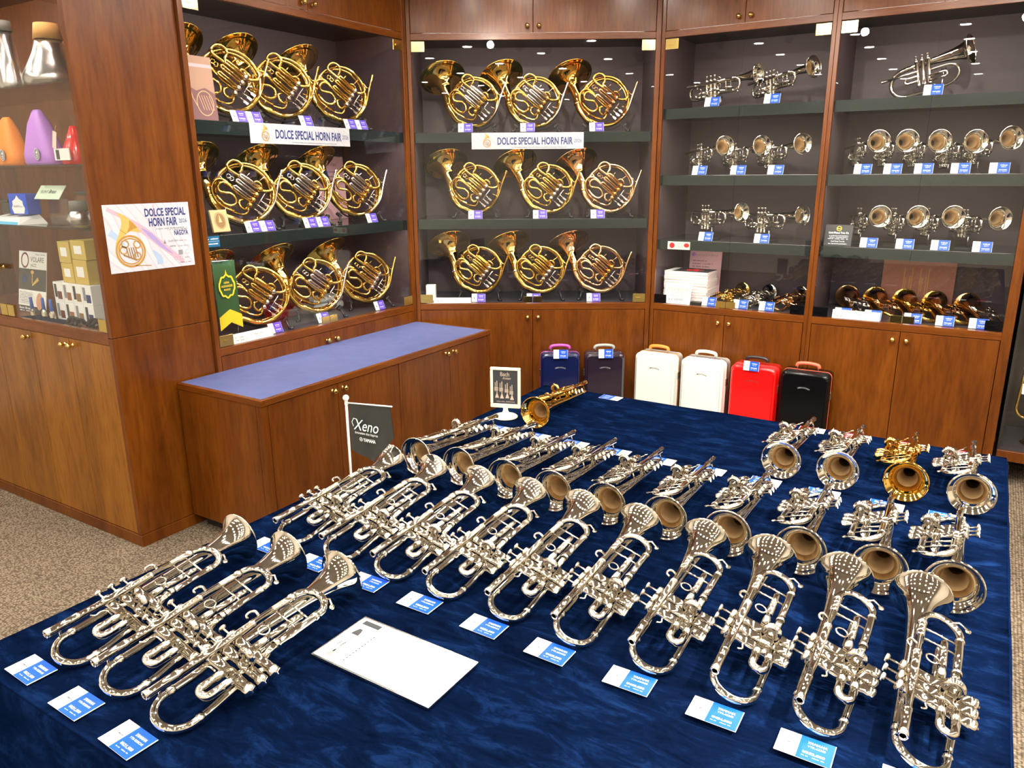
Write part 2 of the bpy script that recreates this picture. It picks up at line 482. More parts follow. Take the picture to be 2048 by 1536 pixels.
# ------------------------------------------------------------------ cabinets
def knob_mesh():
    return MB().lathe([(0, 0.0001), (0, 0.010), (-0.003, 0.010), (-0.006, 0.0055), (-0.012, 0.0055), (-0.017, 0.011), (-0.023, 0.0145), (-0.029, 0.012), (-0.033, 0.006), (-0.034, 0.0001)], axis='y', n=18).mesh('knob', 'brass')
KNOB = knob_mesh()
Z_LEDGE0, Z_LEDGE, Z_GTOP, Z_HEAD = 0.822, 0.865, 2.49, 2.528
def cabinet(name, label, origin, rotz, W, shelves, sl, sr, D=0.58, knob_low=True, low_plate='brass_plate'):
    t = thing(name, label, 'cabinet', origin, (0, 0, rotz))
    top = CEIL - 0.002
    m = MB().box(0, W, 0.06, D, 0, 0.06); obj('plinth', m, 'gap', t)
    for k, x in enumerate((0, W - 0.018)):
        obj('side_panel', MB().box(x, x + 0.018, 0.022, D, 0.06, top), ['dark_panel'], t)
    obj('back_panel', MB().box(0.018, W - 0.018, D - 0.012, D, 0.06, top), 'dark_panel', t)
    obj('stile', MB().box(0, sl, 0, 0.022, 0, top, 0.0015), 'wood', t)
    obj('stile', MB().box(W - sr, W, 0, 0.022, 0, top, 0.0015), 'wood', t)
    obj('ledge_rail', MB().box(sl, W - sr, 0.0, 0.05, Z_LEDGE0 + 0.002, Z_LEDGE, 0.0015), 'wood_rail', t)
    obj('header_rail', MB().box(sl, W - sr, 0.0, 0.022, Z_GTOP, Z_HEAD, 0.0015), 'wood_rail', t)
    obj('deck', MB().box(0.018, W - 0.018, 0.05, D - 0.012, Z_LEDGE - 0.02, Z_LEDGE - 0.001), 'deck', t)
    obj('inner_ceiling', MB().box(0.018, W - 0.018, 0.022, D - 0.012, Z_HEAD + 0.0, Z_HEAD + 0.018), 'dark_ceiling', t)
    obj('light_strip', MB().box(0.10, W - 0.10, 0.026, 0.040, Z_HEAD - 0.012, Z_HEAD - 0.001), 'strip_glow', t)
    for z in shelves:
        obj('shelf', MB().box(0.018, W - 0.018, 0.038, D - 0.012, z - 0.046, z, 0.001).box(0.018, W - 0.018, 0.038, 0.044, z - 0.062, z - 0.0455), 'shelf', t)
        obj('light_strip', MB().box(0.06, W - 0.06, 0.0445, 0.060, z - 0.0485, z - 0.0462), 'strip_glow', t)
    # doors
    mid = (sl + W - sr) / 2
    for s_, (a, b) in enumerate(((sl + 0.003, mid - 0.0015), (mid + 0.0015, W - sr - 0.003))):
        g = obj('glass_door', MB().box(a, b, 0.006, 0.012, Z_LEDGE + 0.004, Z_GTOP - 0.004), 'glass', t)
        xh = a if s_ == 0 else b; sg = 1 if s_ == 0 else -1
        for z0, z1, mt in ((Z_GTOP - 0.066, Z_GTOP - 0.006, 'brass'), (Z_LEDGE + 0.006, Z_LEDGE + 0.062, low_plate)):
            xa, xb = sorted((xh, xh + sg * 0.082))
            obj('hinge_plate', MB().box(xa, xb, 0.001, 0.0055, z0, z1, 0.001).box(xa + 0.02, xa + 0.05, -0.004, 0.001, (z0 + z1) / 2 - 0.004, (z0 + z1) / 2 + 0.004), mt, g)
        xh = b if s_ == 0 else a; sg = -sg
        xa, xb = sorted((xh, xh + sg * 0.060))
        obj('lock_plate', MB().box(xa, xb, 0.0, 0.0055, Z_LEDGE + 0.006, Z_LEDGE + 0.048, 0.001), 'brass', g)
        d = obj('door', MB().box(a, b, 0.001, 0.020, 0.065, Z_LEDGE0 - 0.001, 0.0012), 'wood', t)
        kx = b - 0.034 if s_ == 0 else a + 0.034
        if knob_low: obj('knob', KNOB, None, d, (kx, 0.001, 0.776))
        d = obj('upper_door', MB().box(a, b, 0.001, 0.020, Z_HEAD + 0.002, top - 0.01, 0.0012), 'wood', t)
        obj('knob', KNOB, None, d, (kx, 0.001, 2.566))
    return t
C_ANG = math.atan2(0.521, 0.853)
cabL = cabinet('display_cabinet', 'tall wooden cabinet with glass doors holding gold horns behind the blue-topped counter', (-3.2, 2.337, 0), R(90), 1.578, (1.955, 1.415), 0.026, 0.034)
cabC = cabinet('display_cabinet', 'angled corner cabinet with glass doors full of gold horns, navy suitcase at its foot', (-3.19 - 0.853 * 0.015, 3.93 - 0.521 * 0.015, 0), C_ANG, 1.556, (1.955, 1.415), 0.024, 0.030)
cabR1 = cabinet('display_cabinet', 'glass-doored trumpet cabinet with a stack of spiral books on its bottom deck', (-1.876, 4.742, 0), 0, 1.004, (2.085, 1.685, 1.28), 0.024, 0.022, low_plate='black_gloss')
cabR2 = cabinet('display_cabinet', 'glass-doored trumpet cabinet with a single flugelhorn on its top shelf', (-0.871, 4.742, 0), 0, 1.036, (2.085, 1.685, 1.28), 0.022, 0.048, low_plate='black_gloss')
cabR2.location.x = -0.871

# tall dark case beyond, with a trombone
tc = thing('trombone_case', 'tall dark glass-fronted case with a wooden base beyond the trumpet cabinets', 'cabinet', (0.185, 4.80, 0))
obj('base', MB().box(0, 0.9, 0, 0.5, 0.14, 0.20, 0.002), 'wood', tc)
obj('back_panel', MB().box(0, 0.9, 0.46, 0.48, 0.20, 2.7), 'dark_ceiling', tc)
obj('side_panel', MB().box(0, 0.014, 0.02, 0.46, 0.20, 2.7), 'black_plastic', tc)
obj('floor_board', MB().box(0.014, 0.9, 0.02, 0.46, 0.20, 0.215), 'deck', tc)
obj('top_panel', MB().box(0, 0.9, 0.0, 0.48, 2.70, 2.74), 'wood', tc)
obj('glass_pane', MB().box(0.0, 0.9, 0.004, 0.010, 0.205, 2.69), 'glass', tc)
for x in (0.06, 0.82):
    obj('caster', MB().lathe([(-0.012, 0.0001), (-0.012, 0.07), (0.012, 0.07), (0.012, 0.0001)], (x, 0.07, 0.07), 'x', 18), 'black_plastic', tc)
tb = thing('trombone', 'long gold trombone slide standing in the tall dark case', 'trombone', (0.185, 4.80, 0))
sl = [(0.12, 0.14, 1.55), (0.06, 0.14, 0.42)] + [(0.06 + 0.055 * (1 - math.cos(R(a))), 0.14, 0.42 - 0.055 * math.sin(R(a))) for a in range(15, 180, 15)] + [(0.17, 0.14, 0.42), (0.23, 0.14, 1.55)]
obj('slide', MB().tube(sl, 0.008, 10), 'gold', tb)
obj('brace', MB().tube([(0.125, 0.14, 1.5), (0.228, 0.14, 1.5)], 0.004, 8), 'gold', tb)
obj('bell', MB().tube(spline([(0.16, 0.22, 1.4), (0.15, 0.22, 0.9), (0.15, 0.2, 0.6), (0.17, 0.18, 0.36), (0.20, 0.17, 0.25)], 6), [0.008, 0.008, 0.008, 0.008, 0.009, 0.009, 0.01, 0.01, 0.011, 0.012, 0.013, 0.014, 0.016, 0.018, 0.02, 0.022, 0.025, 0.028, 0.032, 0.036, 0.042, 0.05, 0.062, 0.078, 0.10], 24, caps=False), 'gold', tb)

# free glass case with the wooden pillar side
def front_case():
    X0, X1, Y0, D = -5.05, -3.22, 1.833, 0.502
    W = X1 - X0
    t = thing('display_cabinet', 'glass case of mutes and mouthpieces with a plain wooden pillar side', 'cabinet', (X0, Y0, 0))
    top = CEIL - 0.002
    obj('side_panel', MB().box(W - 0.03, W, 0.0, D, 1.010, top, 0.002), 'wood', t)
    obj('side_panel', MB().box(W - 0.03, W, 0.0, D, 0.06, 1.008, 0.002), 'wood', t)
    obj('plinth', MB().box(0, W + 0.001, -0.001, D, 0, 0.058, 0.002), 'wood', t)
    obj('side_panel', MB().box(0, 0.03, 0.0, D, 0.06, top), 'wood', t)
    obj('back_panel', MB().box(0.03, W - 0.03, D - 0.015, D, 0.06, top), 'wood_inside', t)
    obj('ledge_rail', MB().box(0.03, W - 0.03, 0, 0.03, 0.977, 1.030, 0.0015), 'wood_rail', t)
    obj('deck', MB().box(0.03, W - 0.03, 0.03, D - 0.015, 0.99, 1.015), 'wood_inside', t)
    obj('header_rail', MB().box(0.03, W - 0.03, 0, 0.025, 2.53, 2.57, 0.0015), 'wood_rail', t)
    obj('inner_ceiling', MB().box(0.03, W - 0.03, 0.025, D - 0.015, 2.57, 2.585), 'wood_inside', t)
    obj('spot_light', MB().box(0.3, W - 0.2, 0.06, 0.075, 2.555, 2.569), 'strip_glow', t)
    obj('upper_panel', MB().box(0.03, W - 0.03, 0.001, 0.02, 2.572, top, 0.001), 'wood', t)
    for z in (2.09, 1.752, 1.478):
        obj('shelf', MB().box(0.034, W - 0.034, 0.05, D - 0.02, z - 0.008, z, 0.001), 'glass_shelf', t)
    xs = [0.03, 0.79, 1.128, 1.464, W - 0.03]
    for i in range(4):
        a, b = xs[i] + 0.0015, xs[i + 1] - 0.0015
        d = obj('door', MB().box(a, b, 0.002, 0.022, 0.062, 0.975, 0.0012), 'wood_gold', t)
        if i: obj('knob', KNOB, None, d, (b - 0.03 if i < 3 else a + 0.03, 0.002, 0.945))
    for a, b, kx in ((0.034, 0.935, 0.905), (0.938, W - 0.033, 0.968)):
        g = obj('glass_door', MB().box(a, b, 0.008, 0.014, 1.032, 2.526), 'glass', t)
        obj('knob', KNOB, None, g, (kx, 0.008, 1.277))
        for xa in ((a + 0.001, b - 0.062) if kx < 0.95 else (a + 0.001, b - 0.062)):
            obj('hinge_plate', MB().box(xa, xa + 0.06, 0.002, 0.0075, 1.034, 1.090, 0.001), 'brass_plate', g)
    return t
front_case()

# counter with the blue mat
def counter():
    X0, X1, Y0, Y1, H = -3.199, -2.612, 2.10, 3.925, 0.750
    t = thing('counter', 'low wooden counter with a blue mat top standing before the horn cabinet', 'counter', (X0, Y0, 0))
    w, l = X1 - X0, Y1 - Y0
    obj('toe_kick', MB().box(0.02, w - 0.06, 0.06, l - 0.03, 0, 0.07), 'gap', t)
    obj('end_panel', MB().box(0.0, w - 0.042, 0.004, 0.022, 0.07, H - 0.03, 0.001), 'wood', t)
    obj('end_panel', MB().box(0.0, w - 0.042, l - 0.022, l - 0.004, 0.07, H - 0.03, 0.001), 'wood', t)
    obj('corner_post', MB().box(w - 0.040, w - 0.004, 0.004, 0.040, 0.07, H - 0.03, 0.0015), 'wood', t)
    obj('corner_post', MB().box(w - 0.040, w - 0.004, l - 0.040, l - 0.004, 0.07, H - 0.03, 0.0015), 'wood', t)
    obj('carcass', MB().box(0.0, w - 0.03, 0.024, l - 0.024, 0.075, H - 0.032), 'gap', t)
    ys = [0.042, 0.472, 0.930, 0.952, 1.391, l - 0.042]
    obj('divider', MB().box(w - 0.028, w - 0.004, 0.931, 0.951, 0.07, H - 0.03, 0.001), 'wood', t)
    for i, (a, b, k) in enumerate(((ys[0], ys[1], -1), (ys[1], ys[2], 1), (ys[3], ys[4], -1), (ys[4], ys[5], 1))):
        d = obj('door', MB().box(w - 0.024, w - 0.006, a + 0.001, b - 0.001, 0.075, H - 0.033, 0.0012), 'wood', t)
        obj('knob', KNOB, None, d, (w - 0.006, (b - 0.036) if k < 0 else (a + 0.036), 0.690), (0, 0, R(90)))
    e = 0.022
    obj('top_edge', MB().box(0, w, 0, e, H - 0.03, H, 0.002).box(0, w, l - e, l, H - 0.03, H, 0.002).box(w - e, w, e, l - e, H - 0.03, H, 0.002), 'wood_rail', t)
    obj('mat', MB().box(0, w - e, e, l - e, H - 0.03, H - 0.001), 'counter_mat', t)
counter()

# ------------------------------------------------------------------ velvet table
TX0, TX1, TY0, TY1, TZ = -1.66, 0.145, 0.54, 2.94, 0.76
SEAMS = (1.14, 1.74, 2.34)
def display_table():
    t = thing('display_table', 'big table covered in navy velvet and laid with rows of trumpets', 'table', ((TX0 + TX1) / 2, (TY0 + TY1) / 2, 0))
    cx, cy = (TX0 + TX1) / 2, (TY0 + TY1) / 2
    for i in range(4):
        y0 = TY0 + 0.6 * i
        obj('table_top', MB().box(TX0 + 0.012 - cx, TX1 - 0.012 - cx, y0 + 0.012 - cy, y0 + 0.588 - cy, TZ - 0.04, TZ - 0.014), 'brown_card', t)
        for x in (TX0 + 0.1, TX1 - 0.1):
            for y in (y0 + 0.08, y0 + 0.52):
                obj('leg', MB().tube([(x - cx, y - cy, 0), (x - cx, y - cy, TZ - 0.04)], 0.014, 8), 'steel', t)
    rnd = random.Random(3)
    ph = [(rnd.uniform(3, 30), rnd.uniform(3, 30), rnd.uniform(0, 6.28), rnd.uniform(0.3, 1)) for _ in range(14)]
    def top_z(x, y):
        z = 0
        for a, b, p, k in ph: z += math.sin(a * x + b * y + p) * k * 0.00022
        for s in SEAMS: z -= 0.010 * math.exp(-((y - s) / 0.010) ** 2)
        # wrinkles pulled toward the joint near the aisle end
        z += 0.0035 * math.exp(-((y - 1.79 - 0.10 * (x + 0.2)) / 0.018) ** 2) * max(0, min(1, (x + 1.0) / 0.8))
        z += 0.0030 * math.exp(-((y - 1.70 + 0.05 * (x + 0.2)) / 0.014) ** 2) * max(0, min(1, (x + 0.8) / 0.6))
        z += 0.0025 * math.exp(-((y - 2.30 + 0.04 * x) / 0.016) ** 2) * max(0, min(1, (x + 0.7) / 0.6))
        return z
    ys = [TY0 + (TY1 - TY0) * i / 120 for i in range(121)]
    ys += [s + d for s in SEAMS for d in (-0.016, -0.010, -0.005, 0, 0.005, 0.010, 0.016)]
    ys = sorted(set(round(y, 4) for y in ys))
    xs = [TX0 + (TX1 - TX0) * i / 60 for i in range(61)]
    nx, ny = len(xs), len(ys)
    vs = [(x - cx, y - cy, TZ - 0.002 + top_z(x, y)) for y in ys for x in xs]
    fs = [(j * nx + i, j * nx + i + 1, (j + 1) * nx + i + 1, (j + 1) * nx + i) for j in range(ny - 1) for i in range(nx - 1)]
    # skirts
    edge = [j * nx for j in range(ny - 1, -1, -1)] + [i for i in range(1, nx)] + [j * nx + nx - 1 for j in range(1, ny)] + [(ny - 1) * nx + i for i in range(nx - 2, 0, -1)]
    P = [Vector(vs[i]) for i in edge]; m = len(edge)
    prev = edge
    rows = (0.006, 0.02, 0.08, 0.18, 0.32, 0.48, 0.62, 0.745)
    s_acc = [0]
    for i in range(1, m): s_acc.append(s_acc[-1] + (P[i] - P[i - 1]).length)
    for ri, d in enumerate(rows):
        cur = []
        for i, p in enumerate(P):
            n = Vector((0, 0, 0))
            if abs(p.x - (TX0 - cx)) < 1e-4: n.x = -1
            if abs(p.x - (TX1 - cx)) < 1e-4: n.x = 1
            if abs(p.y - (TY0 - cy)) < 1e-4: n.y = -1
            if abs(p.y - (TY1 - cy)) < 1e-4: n.y = 1
            n.normalize()
            wv = 0.5 + 0.5 * math.sin(s_acc[i] * 19 + 1.3 * math.sin(s_acc[i] * 4.1))
            off = 0.006 + min(1, d / 0.4) * (0.012 + 0.030 * wv)
            if ri == 0: off = 0.003
            vs.append((p.x + n.x * off, p.y + n.y * off, TZ - 0.002 - d + (0.002 if ri == 0 else 0)))
            cur.append(len(vs) - 1)
        for i in range(m):
            k = (i + 1) % m
            fs.append((prev[i], prev[k], cur[k], cur[i]))
        prev = cur
    mb = MB().add(vs, fs, True)
    obj('tablecloth', mb, 'velvet', t)
display_table()

# ------------------------------------------------------------------ instruments
def inst(proto, name, M, label, cat, group=None):
    """one individual of a thing: root plus its parts and sub-parts (mesh data shared)"""
    root = thing(name, label, cat, group=group, M=M)
    for nm, me, subs in proto:
        p = bpy.data.objects.new(nm, me); COL.objects.link(p); p.parent = root
        for n2, m2 in subs:
            q = bpy.data.objects.new(n2, m2); COL.objects.link(q); q.parent = p
    return root
BELL_P = [(0.0012, 0.0600), (0.0006, 0.0618), (-0.0012, 0.0620), (-0.0020, 0.0600), (-0.004, 0.0556), (-0.008, 0.0502), (-0.014, 0.0440), (-0.022, 0.0384), (-0.033, 0.0332), (-0.047, 0.0288), (-0.066, 0.0248), (-0.09, 0.0212), (-0.12, 0.0180), (-0.16, 0.0150), (-0.21, 0.0126), (-0.27, 0.0108), (-0.33, 0.0096), (-0.40, 0.0085), (-0.44, 0.0079)]
def trumpet_proto(mt, second='silver'):
    out = []
    # local frame: +x toward the bell, +y toward the buttons, +z the side that faces up when it lies down; origin at the bell rim centre
    bell = MB().lathe(BELL_P, axis='x', n=44)
    bell.lathe([(0.0012, 0.0600)] + [(x, r - 0.0007) for x, r in BELL_P[3:10]], axis='x', n=44)
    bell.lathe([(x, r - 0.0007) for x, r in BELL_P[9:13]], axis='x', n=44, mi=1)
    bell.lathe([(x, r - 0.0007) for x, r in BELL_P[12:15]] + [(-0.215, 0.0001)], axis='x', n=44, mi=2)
    out.append(('bell', bell.mesh('bell', [mt, 'bore_lit', 'bore_shaded']), []))
    bow = [Vector((-0.44, 0, 0))] + arc((-0.443, -0.041, 0), 0.041, 90, 270, 18) + [Vector((-0.41, -0.082, 0.002)), Vector((-0.375, -0.082, 0.010)), Vector((-0.346, -0.082, 0.0165))]
    fer = MB().tube(bow, 0.0078, 14)
    for x, y in ((-0.43, 0), (-0.43, -0.082)):
        fer.lathe([(-0.006, 0.0078), (-0.006, 0.0092), (0.006, 0.0092), (0.006, 0.0078)], (x, y, 0), 'x', 16)
    out.append(('bell_bow', fer.mesh('bell_bow', mt), []))
    ZL = 0.036
    lp = MB().lathe([(-0.4835, 0.0052), (-0.485, 0.0062), (-0.484, 0.0090), (-0.474, 0.0090), (-0.470, 0.0085), (-0.425, 0.0081), (-0.422, 0.0088), (-0.416, 0.0088), (-0.413, 0.0071), (-0.255, 0.0075), (-0.255, 0.0085), (-0.246, 0.0085), (-0.246, 0.0079), (-0.14, 0.0079)], (0, 0, ZL), 'x', 16)
    lp.lathe([(-0.485, 0.0062), (-0.47, 0.0048), (-0.45, 0.0044), (-0.45, 0.0001)], (0, 0, ZL), 'x', 14)
    out.append(('leadpipe', lp.mesh('leadpipe', mt), []))
    ts = [Vector((-0.20, 0, ZL))] + arc((-0.140, -0.035, ZL), 0.035, 90, -90, 16) + [Vector((-0.20, -0.07, ZL)), Vector((-0.262, -0.07, ZL - 0.004)), Vector((-0.288, -0.07, 0.020))]
    tsm = MB().tube(ts, 0.0080, 14)
    for x, y in ((-0.150, 0), (-0.150, -0.07), (-0.250, -0.07)):
        tsm.lathe([(-0.006, 0.0080), (-0.006, 0.0092), (0.006, 0.0092), (0.006, 0.0080)], (x, y, ZL), 'x', 16)
    key = MB().tube([(-0.112, -0.050, ZL + 0.006), (-0.104, -0.062, ZL + 0.010), (-0.112, -0.078, ZL + 0.008)], 0.0022, 8)
    key.lathe([(0, 0.0001), (0, 0.0055), (0.006, 0.0055), (0.006, 0.0001)], (-0.115, -0.080, ZL + 0.004), 'z', 12)
    out.append(('tuning_slide', tsm.mesh('tuning_slide', mt), [('water_key', key.mesh('water_key', mt))]))
    for x in (-0.165, -0.198):
        out.append(('brace', MB().tube([(x, 0, ZL), (x, -0.035, ZL + 0.001), (x, -0.07, ZL)], 0.0024, 8).mesh('brace', mt), []))
    ZC = 0.0185
    for x in (-0.288, -0.317, -0.346):
        c = MB().lathe([(-0.118, 0.0001), (-0.118, 0.0040), (-0.114, 0.0055), (-0.113, 0.0122), (-0.110, 0.0132), (-0.100, 0.0132), (-0.098, 0.0120), (-0.060, 0.0120), (-0.058, 0.0127), (-0.050, 0.0127), (-0.048, 0.0115), (-0.012, 0.0115), (-0.010, 0.0123), (0.004, 0.0123), (0.006, 0.0113), (0.010, 0.0113), (0.011, 0.0128), (0.018, 0.0128), (0.021, 0.0080), (0.022, 0.0030)], (x, 0, ZC), 'y', 20)
        b = MB().lathe([(0.020, 0.0024), (0.038, 0.0024), (0.039, 0.0070), (0.041, 0.0086), (0.0435, 0.0086), (0.0445, 0.0078)], (x, 0, ZC), 'y', 16)
        p = MB().lathe([(0.0443, 0.0079), (0.0450, 0.0060), (0.0452, 0.0001)], (x, 0, ZC), 'y', 16)
        out.append(('valve_casing', c.mesh('valve_casing', mt), [('valve_button', b.mesh('valve_button', mt)), ('finger_pearl', p.mesh('finger_pearl', 'pearl'))]))
    # tubes joining neighbouring valves
    k = MB()
    for x, y, z in ((-0.3025, -0.030, ZC), (-0.3315, -0.062, ZC), (-0.3025, -0.085, ZC), (-0.3315, -0.018, ZC)):
        k.tube([(x - 0.012, y, z), (x + 0.012, y - 0.006, z)], 0.0062, 10)
    out.append(('valve_knuckle', k.mesh('valve_knuckle', mt), []))
    # third slide with its ring
    y3 = -0.046
    t3 = MB().tube([Vector((-0.285, y3, 0.032))] + arc((-0.178, y3, 0.019), 0.0125, 90, -90, 10, (1, 0, 0), (0, 0, 1)) + [Vector((-0.285, y3, 0.006))], 0.0076, 12)
    for z in (0.032, 0.006):
        t3.lathe([(-0.012, 0.0066), (-0.012, 0.0080), (0.012, 0.0080), (0.012, 0.0066)], (-0.262, y3, z), 'x', 14)
    ring = MB().tube(arc((-0.246, -0.027, 0.036), 0.0112, 0, 360, 22)[:-1], 0.0018, 8, closed=True)
    out.append(('valve_slide', t3.mesh('valve_slide', mt), [('finger_ring', ring.mesh('finger_ring', mt))]))
    # first slide with its thumb saddle
    t1 = MB().tube([Vector((-0.350, -0.052, 0.032))] + arc((-0.405, -0.064, 0.034), 0.012, 90, 270, 10) + [Vector((-0.350, -0.076, 0.032))], 0.0082, 12)
    for y in (-0.052, -0.076):
        t1.lathe([(-0.012, 0.0070), (-0.012, 0.0083), (0.012, 0.0083), (0.012, 0.0070)], (-0.368, y, 0.033), 'x', 14)
    sad = MB().tube(arc((-0.392, -0.034, 0.038), 0.0125, -80, 80, 9, (-1, 0, 0), (0, 1, 0)) + [Vector((-0.384, -0.018, 0.040))], 0.0018, 8)
    sad = MB().tube(spline([(-0.372, -0.044, 0.040), (-0.374, -0.030, 0.042), (-0.384, -0.024, 0.042), (-0.396, -0.026, 0.042), (-0.402, -0.018, 0.041)], 5), 0.0019, 8)
    out.append(('valve_slide', t1.mesh('valve_slide', mt), [('thumb_saddle', sad.mesh('thumb_saddle', mt))]))
    # second slide, a short stub
    t2 = MB().tube([Vector((-0.317, -0.050, 0.024))] + arc((-0.317, -0.0625, 0.050), 0.0125, 0, 180, 10, (0, 1, 0), (0, 0, 1)) + [Vector((-0.317, -0.075, 0.024))], 0.0076, 12)
    t2.tube([(-0.317, -0.0625, 0.060), (-0.317, -0.0625, 0.072)], 0.0026, 8)
    out.append(('valve_slide', t2.mesh('valve_slide', mt), []))
    hook = MB().tube(spline([(-0.232, 0.004, ZL + 0.004), (-0.232, 0.016, ZL + 0.008), (-0.240, 0.022, ZL + 0.008), (-0.250, 0.020, ZL + 0.008), (-0.254, 0.013, ZL + 0.008)], 5), [0.0032] * 8 + [0.0026] * 13, 8)
    out.append(('finger_hook', hook.mesh('finger_hook', mt), []))
    for x in (-0.455, -0.222):
        out.append(('brace', MB().tube([(x, 0, 0.004), (x, 0, ZL - 0.004)], 0.0026, 8).lathe([(0.004, 0.005), (0.008, 0.003)], (x, 0, 0), 'z', 10).mesh('brace', mt), []))
    return out
PROTO = {}
def trumpet(mt):
    if mt not in PROTO: PROTO[mt] = trumpet_proto(mt)
    return PROTO[mt]
def lying(x, y, z, yaw, roll=18.0, pitch=3.9):
    return Matrix.Translation((x, y, z)) @ Matrix.Rotation(R(yaw), 4, 'Z') @ Matrix.Rotation(R(-pitch), 4, 'Y') @ Matrix.Rotation(R(roll), 4, 'X')
BZ = TZ + 0.0645
F3 = [(-1.503, 1.106, 90.9, 'nearest the carpet edge of the table'), (-1.326, 1.104, 90.3, 'in the middle of the three'), (-1.147, 1.099, 88.8, 'beside the framed white spec sheet')]
for x, y, a, wh in F3:
    inst(trumpet('silver'), 'trumpet', lying(x, y, BZ, a), 'silver trumpet in the front row of three, ' + wh, 'trumpet', 'front row of trumpets')
T10 = [(-1.513, 1.697, 90.5), (-1.342, 1.695, 90.5), (-1.172, 1.693, 90.8), (-0.999, 1.693, 89.1), (-0.836, 1.693, 90.2), (-0.670, 1.689, 90.3), (-0.497, 1.689, 90.1), (-0.341, 1.686, 91.1), (-0.177, 1.684, 89.3), (-0.024, 1.681, 90.1)]
for i, (x, y, a) in enumerate(T10):
    inst(trumpet('silver'), 'trumpet', lying(x, y, BZ, a), f'silver trumpet, bell toward the cabinets, {ORD[i]} in its row counting from the black flag', 'trumpet', 'second row of trumpets')
U10 = [(-1.48, 1.775, -90.8), (-1.31, 1.775, -90.6), (-1.132, 1.763, -89.2), (-0.969, 1.759, -88.7), (-0.802, 1.757, -88.8), (-0.630, 1.758, -88.7), (-0.464, 1.754, -90.1), (-0.288, 1.756, -89.7), (-0.115, 1.756, -88.5), (0.033, 1.758, -90.9)]
for i, (x, y, a) in enumerate(U10):
    inst(trumpet('silver'), 'trumpet', lying(x, y, BZ, a), f'silver trumpet, bell away from the cabinets, {ORD[i]} in its row from the black flag', 'trumpet', 'third row of trumpets')
for x, y, a, mt, lb in ((-1.382, 2.372, -87.8, 'gold', 'gold lacquered trumpet lying beside the white sign stand'),
                        (-0.469, 2.343, -92.0, 'silver', 'silver trumpet with red price card in the back row, beside the bare velvet'),
                        (-0.302, 2.342, -92.1, 'silver', 'silver trumpet with a red price card, between another silver one and a gold one'),
                        (-0.116, 2.354, -90.0, 'gold', 'gold lacquered trumpet with a red price card among silver ones'),
                        (0.050, 2.351, -90.5, 'silver', 'silver trumpet with a red price card at the aisle corner of the table')):
    inst(trumpet(mt), 'trumpet', lying(x, y, BZ, a), lb, 'trumpet', 'back row of trumpets')

# ---- flugelhorn
def flugel_proto(mt, mv):
    out = []
    prof = [(0.001, 0.0745), (0.0, 0.0768), (-0.002, 0.0768), (-0.003, 0.0745), (-0.006, 0.069), (-0.012, 0.061), (-0.022, 0.0525), (-0.036, 0.0448), (-0.055, 0.0378), (-0.08, 0.0315), (-0.11, 0.0262), (-0.15, 0.0214), (-0.20, 0.0172), (-0.26, 0.0140), (-0.315, 0.0122)]
    b = MB().lathe(prof, axis='x', n=40).lathe([(x, r - 0.0008) for x, r in prof[3:12]], axis='x', n=40)
    out.append(('bell', b.mesh('bell', mt), []))
    wrap = spline([(-0.31, 0, 0), (-0.37, -0.012, 0), (-0.405, -0.050, 0), (-0.405, -0.095, 0), (-0.375, -0.132, 0), (-0.31, -0.145, 0), (-0.16, -0.145, 0), (-0.09, -0.132, 0.006), (-0.062, -0.095, 0.010), (-0.072, -0.060, 0.014), (-0.11, -0.045, 0.018), (-0.19, -0.045, 0.020)], 6)
    n = len(wrap)
    out.append(('main_wrap', MB().tube(wrap, [0.0124 - 0.006 * min(1, i / (n * 0.75)) for i in range(n)], 14).mesh('main_wrap', mt), []))
    for x in (-0.20, -0.229, -0.258):
        c = MB().lathe([(-0.120, 0.0001), (-0.118, 0.006), (-0.115, 0.0115), (-0.104, 0.0115), (-0.102, 0.0100), (0.012, 0.0100), (0.013, 0.0114), (0.020, 0.0114), (0.024, 0.004), (0.040, 0.0026), (0.041, 0.0085), (0.045, 0.0085), (0.0455, 0.0001)], (x, 0, 0.026), 'y', 18)
        out.append(('valve_casing', c.mesh('valve_casing', mv), []))
    out.append(('leadpipe', MB().tube([(-0.44, -0.035, 0.030), (-0.25, -0.035, 0.030)], 0.0062, 12).lathe([(-0.445, 0.0075), (-0.41, 0.0075)], (0, -0.035, 0.030), 'x', 12).mesh('leadpipe', mv), []))
    s = MB().tube([Vector((-0.26, -0.06, 0.034))] + arc((-0.31, -0.073, 0.034), 0.013, 90, 270, 8) + [Vector((-0.26, -0.086, 0.034))], 0.0066, 12)
    s.tube([Vector((-0.20, -0.075, 0.034))] + arc((-0.125, -0.088, 0.034), 0.013, 90, -90, 8) + [Vector((-0.20, -0.101, 0.034))], 0.0066, 12)
    out.append(('valve_slide', s.mesh('valve_slide', mv), []))
    out.append(('brace', MB().tube([(-0.30, 0, 0.004), (-0.262, -0.02, 0.026)], 0.003, 8).tube([(-0.16, -0.144, 0.002), (-0.20, -0.11, 0.02)], 0.003, 8).mesh('brace', mv), []))
    return out
FL = {('silver', 'nickel'): flugel_proto('silver', 'nickel'), ('gold', 'nickel'): flugel_proto('gold_satin', 'rose'), ('gold_dark', 'gold'): flugel_proto('gold_satin', 'gold'), ('rose', 'nickel'): flugel_proto('rose_satin', 'nickel')}

